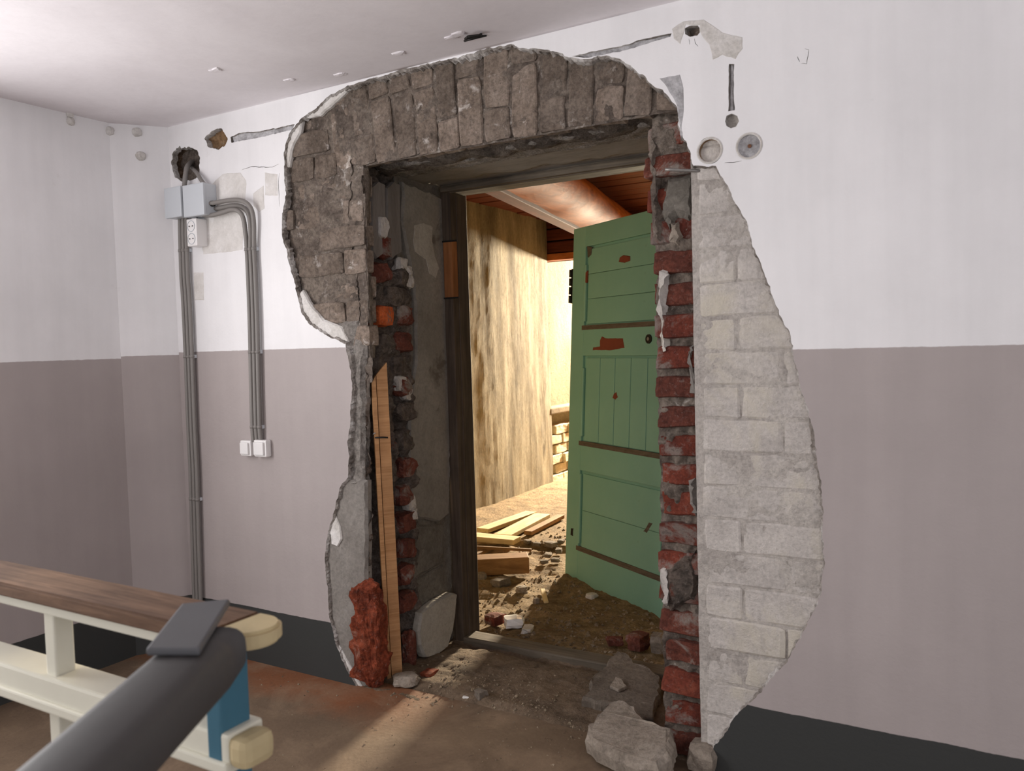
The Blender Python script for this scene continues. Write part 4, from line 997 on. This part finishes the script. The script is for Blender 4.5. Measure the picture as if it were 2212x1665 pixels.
# ------------------------------------------------------------------ electrical things on the left part of the wall
DB = .075
def jbox(px0, px1, label):
    (x0, zt0), (x1, zt1) = wl(px0[0], px0[1], -DB), wl(px1[0], px1[1], -DB)
    t = empty('junction_box', ((x0+x1)/2, 0, (zt0+zt1)/2)); tag(t, label, 'junction box', 'grey junction boxes')
    lp(box('body', (x0+.002, -DB+.014, zt1+.002), (x1-.002, .0, zt0-.002), M['boxgrey'], None, .004), t)
    lp(box('lid', (x0, -DB, zt1), (x1, -DB+.018, zt0), M['boxgrey'], None, .006), t)
    return t, x0, x1, zt0, zt1
b1, ax0, ax1, azt, azb = jbox((353, 407), (392, 467), 'grey plastic junction box against the chamfered corner')
b2, bx0, bx1, bzt, bzb = jbox((393, 401), (441, 463), 'grey plastic junction box with conduits leaving its side')
gz = hit(452, 441, 1, -.03).z; gr = tube('cable_gland', [(bx1-.004, -.03, gz), (bx1+.010, -.03, gz)], .013, M['black'], b2, 12, .01); gr.location = -Vector(b2.location)
# double socket
(x0, zt), (x1, zb_) = wl(402, 474, -.06), wl(426, 530, -.06)
so = empty('double_socket', ((x0+x1)/2, 0, (zt+zb_)/2)); tag(so, 'white double surface socket hanging under the junction boxes', 'socket')
lp(box('body', (x0, -.06, zb_), (x1, 0, zt), M['plug'], None, .005), so)
for k in (0, 1):
    cz = zt-(zt-zb_)*(.27+.46*k); cx = (x0+x1)/2-.002; rr = min((x1-x0)*.38, .024); n = 20; V = []; F = []
    for (r_, y_) in ((rr*1.05, -.0615), (rr, -.0615), (rr*.92, -.05), (.0005, -.05)): V += [(cx+r_*math.cos(2*math.pi*i/n), y_, cz+r_*math.sin(2*math.pi*i/n)) for i in range(n)]
    for L in range(3):
        for i in range(n): F.append((L*n+i, L*n+(i+1) % n, (L+1)*n+(i+1) % n, (L+1)*n+i))
    w_ = mesh('socket_well', V, F, M['boxgrey'], so, smooth=False); w_.location = -Vector(so.location)
    for sx in (-1, 1):
        q = disc('pin_hole_disc', cx+sx*rr*.45, cz, .003, -.0625, -.0615, M['pin_dark'], w_, 10)  # dark disc on the socket face, in place of a shaded hole
    ring_ = tube('rim', [(cx+rr*math.cos(i*math.pi/8), -.0612, cz+rr*math.sin(i*math.pi/8)) for i in range(17)], .0015, M['boxside'], w_, 6, .01)
cb = tube('socket_lead', [hit(425, 470, 1, -.03), hit(428, 463, 1, -.03)], .006, M['black'], so, 8, .01); cb.location = -Vector(so.location)
# conduits
RC = .0098
def cond(pts_, label, clips=(), r=RC, group='grey corrugated conduits'):
    t = empty('conduit', pts_[0]); tag(t, label, 'conduit', group)
    o = tube('corrugated_tube', pts_, r, M['conduit'], t, 8, .0035, .07); o.location = -Vector(t.location)
    for c in clips:
        c = Vector(c); q = tube('clip', [c+Vector((0, 0, -.006)), c+Vector((0, 0, .006))], r*1.16, M['conduit'], t, 10, .02)
        q2 = box('clip_foot', (c.x-r*.9, min(c.y, 0), c.z-.008), (c.x+r*.9, 0.002, c.z+.008), M['boxside'], q, .002); q.location = -Vector(t.location)
    return t
def wp(px, py, y=-.018): return hit(px, py, 1, y)
SPC = .0225                                   # conduits lie side by side in their clips
Am = [(396, 460), (396, 500), (397, 541), (399, 600), (402, 640), (405, 700), (408, 770), (411, 850), (414, 930), (418, 1010), (420, 1078), (423, 1180), (427, 1303)]
nmA = ('grey conduit nearest the chamfered corner running from box to floor', 'middle grey conduit of the three running from box to floor', 'grey conduit of the floor bundle on the doorway side')
for k, l in zip((-1, 0, 1), nmA):
    q = [wp(*a, -.02)+Vector((k*SPC, 0, 0)) for a in Am]; q.append(Vector((q[-1].x, q[-1].y, .0)))
    cond(q, l, [q[i_] for i_ in (2, 6, 10)])
Bm = [(541, 538), (544, 600), (547, 680), (549, 760), (551, 850), (553, 922), (554, 953)]
Bv = [wp(*a, -.02) for a in Bm]; Bv[-1].y = -.016
nmB = ('grey conduit from box side bending down to the switches, outer curve', 'grey conduit sagging from box underside then down to the switches', 'grey conduit tucked behind the two switch conduits')
hB = ([wp(447, 441, -.036), wp(475, 436, -.036), wp(500, 432, -.036), wp(524, 434, -.034), wp(541, 448, -.03), wp(548, 478, -.024)],
      [wp(432, 462, -.036), wp(455, 465, -.036), wp(480, 459, -.036), wp(500, 453, -.036), wp(515, 456, -.034), wp(525, 470, -.03), wp(530, 500, -.024)],
      [wp(458, 452, -.0115), wp(480, 448, -.0115), wp(502, 444, -.0115), wp(522, 447, -.0115), wp(536, 461, -.0115), wp(541, 492, -.0125)])
for h_, k, l in zip(hB, (1, -1, 0), nmB):
    q = [v+Vector((k*SPC, 0, 0)) for v in Bv]; cond(h_+q, l, [q[0], q[3], q[5]])
cond([wp(398, 406, -.03), wp(400, 385, -.03), wp(404, 362, -.012), wp(412, 352, .03), wp(416, 350, .05)], 'grey conduit curling from the wall hole to the boxes', (), .011)
cond([wp(444, 402, -.03), wp(434, 388, -.028), wp(424, 372, -.012), wp(416, 364, .03), wp(414, 360, .05)], 'second grey conduit slanting from the wall hole to the box top', (), .009)
# switches
for (c0, c1, lab) in (((517, 951), (541, 986), 'white surface switch on the chamfered corner side of the pair'), ((546, 950), (574, 988), 'white surface switch on the doorway side of the pair')):
    (x0, zt), (x1, zb_) = wl(*c0, -.035), wl(*c1, -.035)
    s_ = empty('light_switch', ((x0+x1)/2, 0, (zt+zb_)/2)); tag(s_, lab, 'switch', 'pair of white switches')
    lp(box('housing', (x0, -.032, zb_), (x1, 0, zt), M['plug'], None, .006), s_)
    lp(box('rocker', (x0+.007, -.042, zb_+.009), (x1-.009, -.03, zt-.009), M['plug'], None, .004), s_)

# ------------------------------------------------------------------ stair guard in the foreground
RZ = .95
gd = empty('stair_guard', (2.25, -1.62, 0)); tag(gd, 'painted stair guard with brown wooden handrail and blue newel post', 'railing')
fa, na = hit(0, 1215, 2, RZ), hit(0, 1249, 2, RZ); ra = (fa+na)/2; wd_ = .105
yr = -1.60; xe = hit(535, 1375, 2, RZ).x-.05
yr = (hit(120, 1240, 2, RZ).y+hit(120, 1275, 2, RZ).y)/2
n = 14; V = []; F = []
prof = [(xe+wd_/2*math.sin(math.pi*k/n), yr-wd_/2*math.cos(math.pi*k/n)) for k in range(n+1)]
L0 = .2
poly = [(L0, yr-wd_/2)]+prof+[(L0, yr+wd_/2)]
def prism(name, poly, z0, z1, mat, par, bev=.004):
    bm = bmesh.new(); vs = [bm.verts.new((a, b, z0)) for a, b in poly]; f = bm.faces.new(vs)
    r_ = bmesh.ops.extrude_face_region(bm, geom=[f]); 
    for v in r_['geom']:
        if isinstance(v, bmesh.types.BMVert): v.co.z = z1
    bmesh.ops.recalc_face_normals(bm, faces=bm.faces)
    if bev: bmesh.ops.bevel(bm, geom=[e for e in bm.edges if abs(e.verts[0].co.z-e.verts[1].co.z) < 1e-6], offset=bev, segments=2, affect='EDGES')
    me = bpy.data.meshes.new(name); bm.to_mesh(me); bm.free(); o = link(name, me, mat, par); o.location = -Vector(gd.location); return o
prism('handrail', [(L0, yr-wd_/2), (xe-.03, yr-wd_/2), (xe-.03, yr+wd_/2), (L0, yr+wd_/2)], RZ-.028, RZ, M['rail_wood'], gd)
prism('handrail_end', [(xe-.03, yr-wd_/2)]+prof+[(xe-.03, yr+wd_/2)], RZ-.03, RZ-.0005, M['rail_cream'], gd, .006)
prism('rail_bead', [(L0, yr-wd_/2+.012), (xe-.02, yr-wd_/2+.012), (xe-.02, yr+wd_/2-.012), (L0, yr+wd_/2-.012)], RZ-.05, RZ-.026, M['rail_white'], gd, .003)
def gb(name, p0, p1, mat, bev=.004): o = box(name, p0, p1, mat, gd, bev); o.location -= Vector(gd.location); return o
bx = hit(97, 1350, 1, yr-.03).x; bx2 = hit(123, 1350, 1, yr-.03).x
bw = .042
for k in range(4):
    xx = bx-.55*k
    if xx < L0: break
    gb('baluster', (xx, yr-.032, 0.0), (xx+bw*.8, yr+.008, RZ-.045), M['rail_white'])
z_t = hit(0, 1432, 1, yr-.045).z
gb('mid_rail', (L0, yr-.045, z_t-.05), (xe-.01, yr+.03, z_t), M['rail_white'], .006)
gb('mid_rail_bead', (L0, yr-.052, z_t-.066), (xe-.01, yr+.02, z_t-.046), M['rail_white'], .004)
gb('mid_rail_end', (xe-.015, yr-.045, z_t-.055), (xe+.03, yr+.02, z_t-.004), M['rail_cream'], .015)
nx0 = hit(440, 1600, 1, yr-.05).x; nx1 = hit(480, 1600, 1, yr-.05).x
nw = .034
np_ = gb('newel_post', (nx0+.004, yr-.046, 0), (nx0+.004+nw, yr+.016, RZ-.03), M['blue'], .004)
# dark grey second handrail, running towards the camera
g1 = hit(462, 1356, 2, RZ+.03); g2 = hit(165, 1625, 2, RZ+.03); gdv = (g2-g1).normalized()
gr2 = empty('grey_handrail', (g1.x, g1.y, 0)); tag(gr2, 'thick dark grey rounded handrail butting against the brown rail end', 'handrail')
ga = g1-gdv*.0; gbp = g1+gdv*1.15
side = Vector((gdv.y, -gdv.x, 0)); prof2 = []
for k in range(20):
    an = 2*math.pi*k/20; c_, s_ = math.cos(an), math.sin(an)
    prof2.append((math.copysign(abs(c_)**.6, c_)*.054, math.copysign(abs(s_)**.6, s_)*.04))
V = []; F = []; ns = 16
for i in range(ns+1):
    p = ga.lerp(gbp, i/ns); s = 1 if i > 0 else .9
    for a, b in prof2: V.append(p+side*(a*s)+Vector((0, 0, b*s-.036+.002)))
for i in range(ns):
    for k in range(20): F.append((i*20+k, i*20+(k+1) % 20, (i+1)*20+(k+1) % 20, (i+1)*20+k))
F += [tuple(range(20)), tuple(ns*20+k for k in range(20))]
o = mesh('rail_body', V, F, M['rail_grey'], gr2, smooth=True); o.location = -Vector(gr2.location)
cp0 = [hit(*q, 2, RZ+.036) for q in ((393, 1318), (498, 1308), (432, 1418), (315, 1418))]
V = [q+Vector((0, 0, h)) for h in (.0, .012) for q in cp0]
o = mesh('end_cap', V, [(3, 2, 1, 0), (4, 5, 6, 7)]+[(i, (i+1) % 4, 4+(i+1) % 4, 4+i) for i in range(4)], M['rail_cap'], gr2); o.location = -Vector(gr2.location)
md = o.modifiers.new('bevel', 'BEVEL'); md.width = .004; md.segments = 2
for k in (1.1,):
    p = g1+gdv*k; q = tube('bracket', [(p.x, p.y, 0.0), (p.x, p.y, RZ-.02)], .016, M['rail_grey'], gr2, 10, .2); q.location = -Vector(gr2.location)
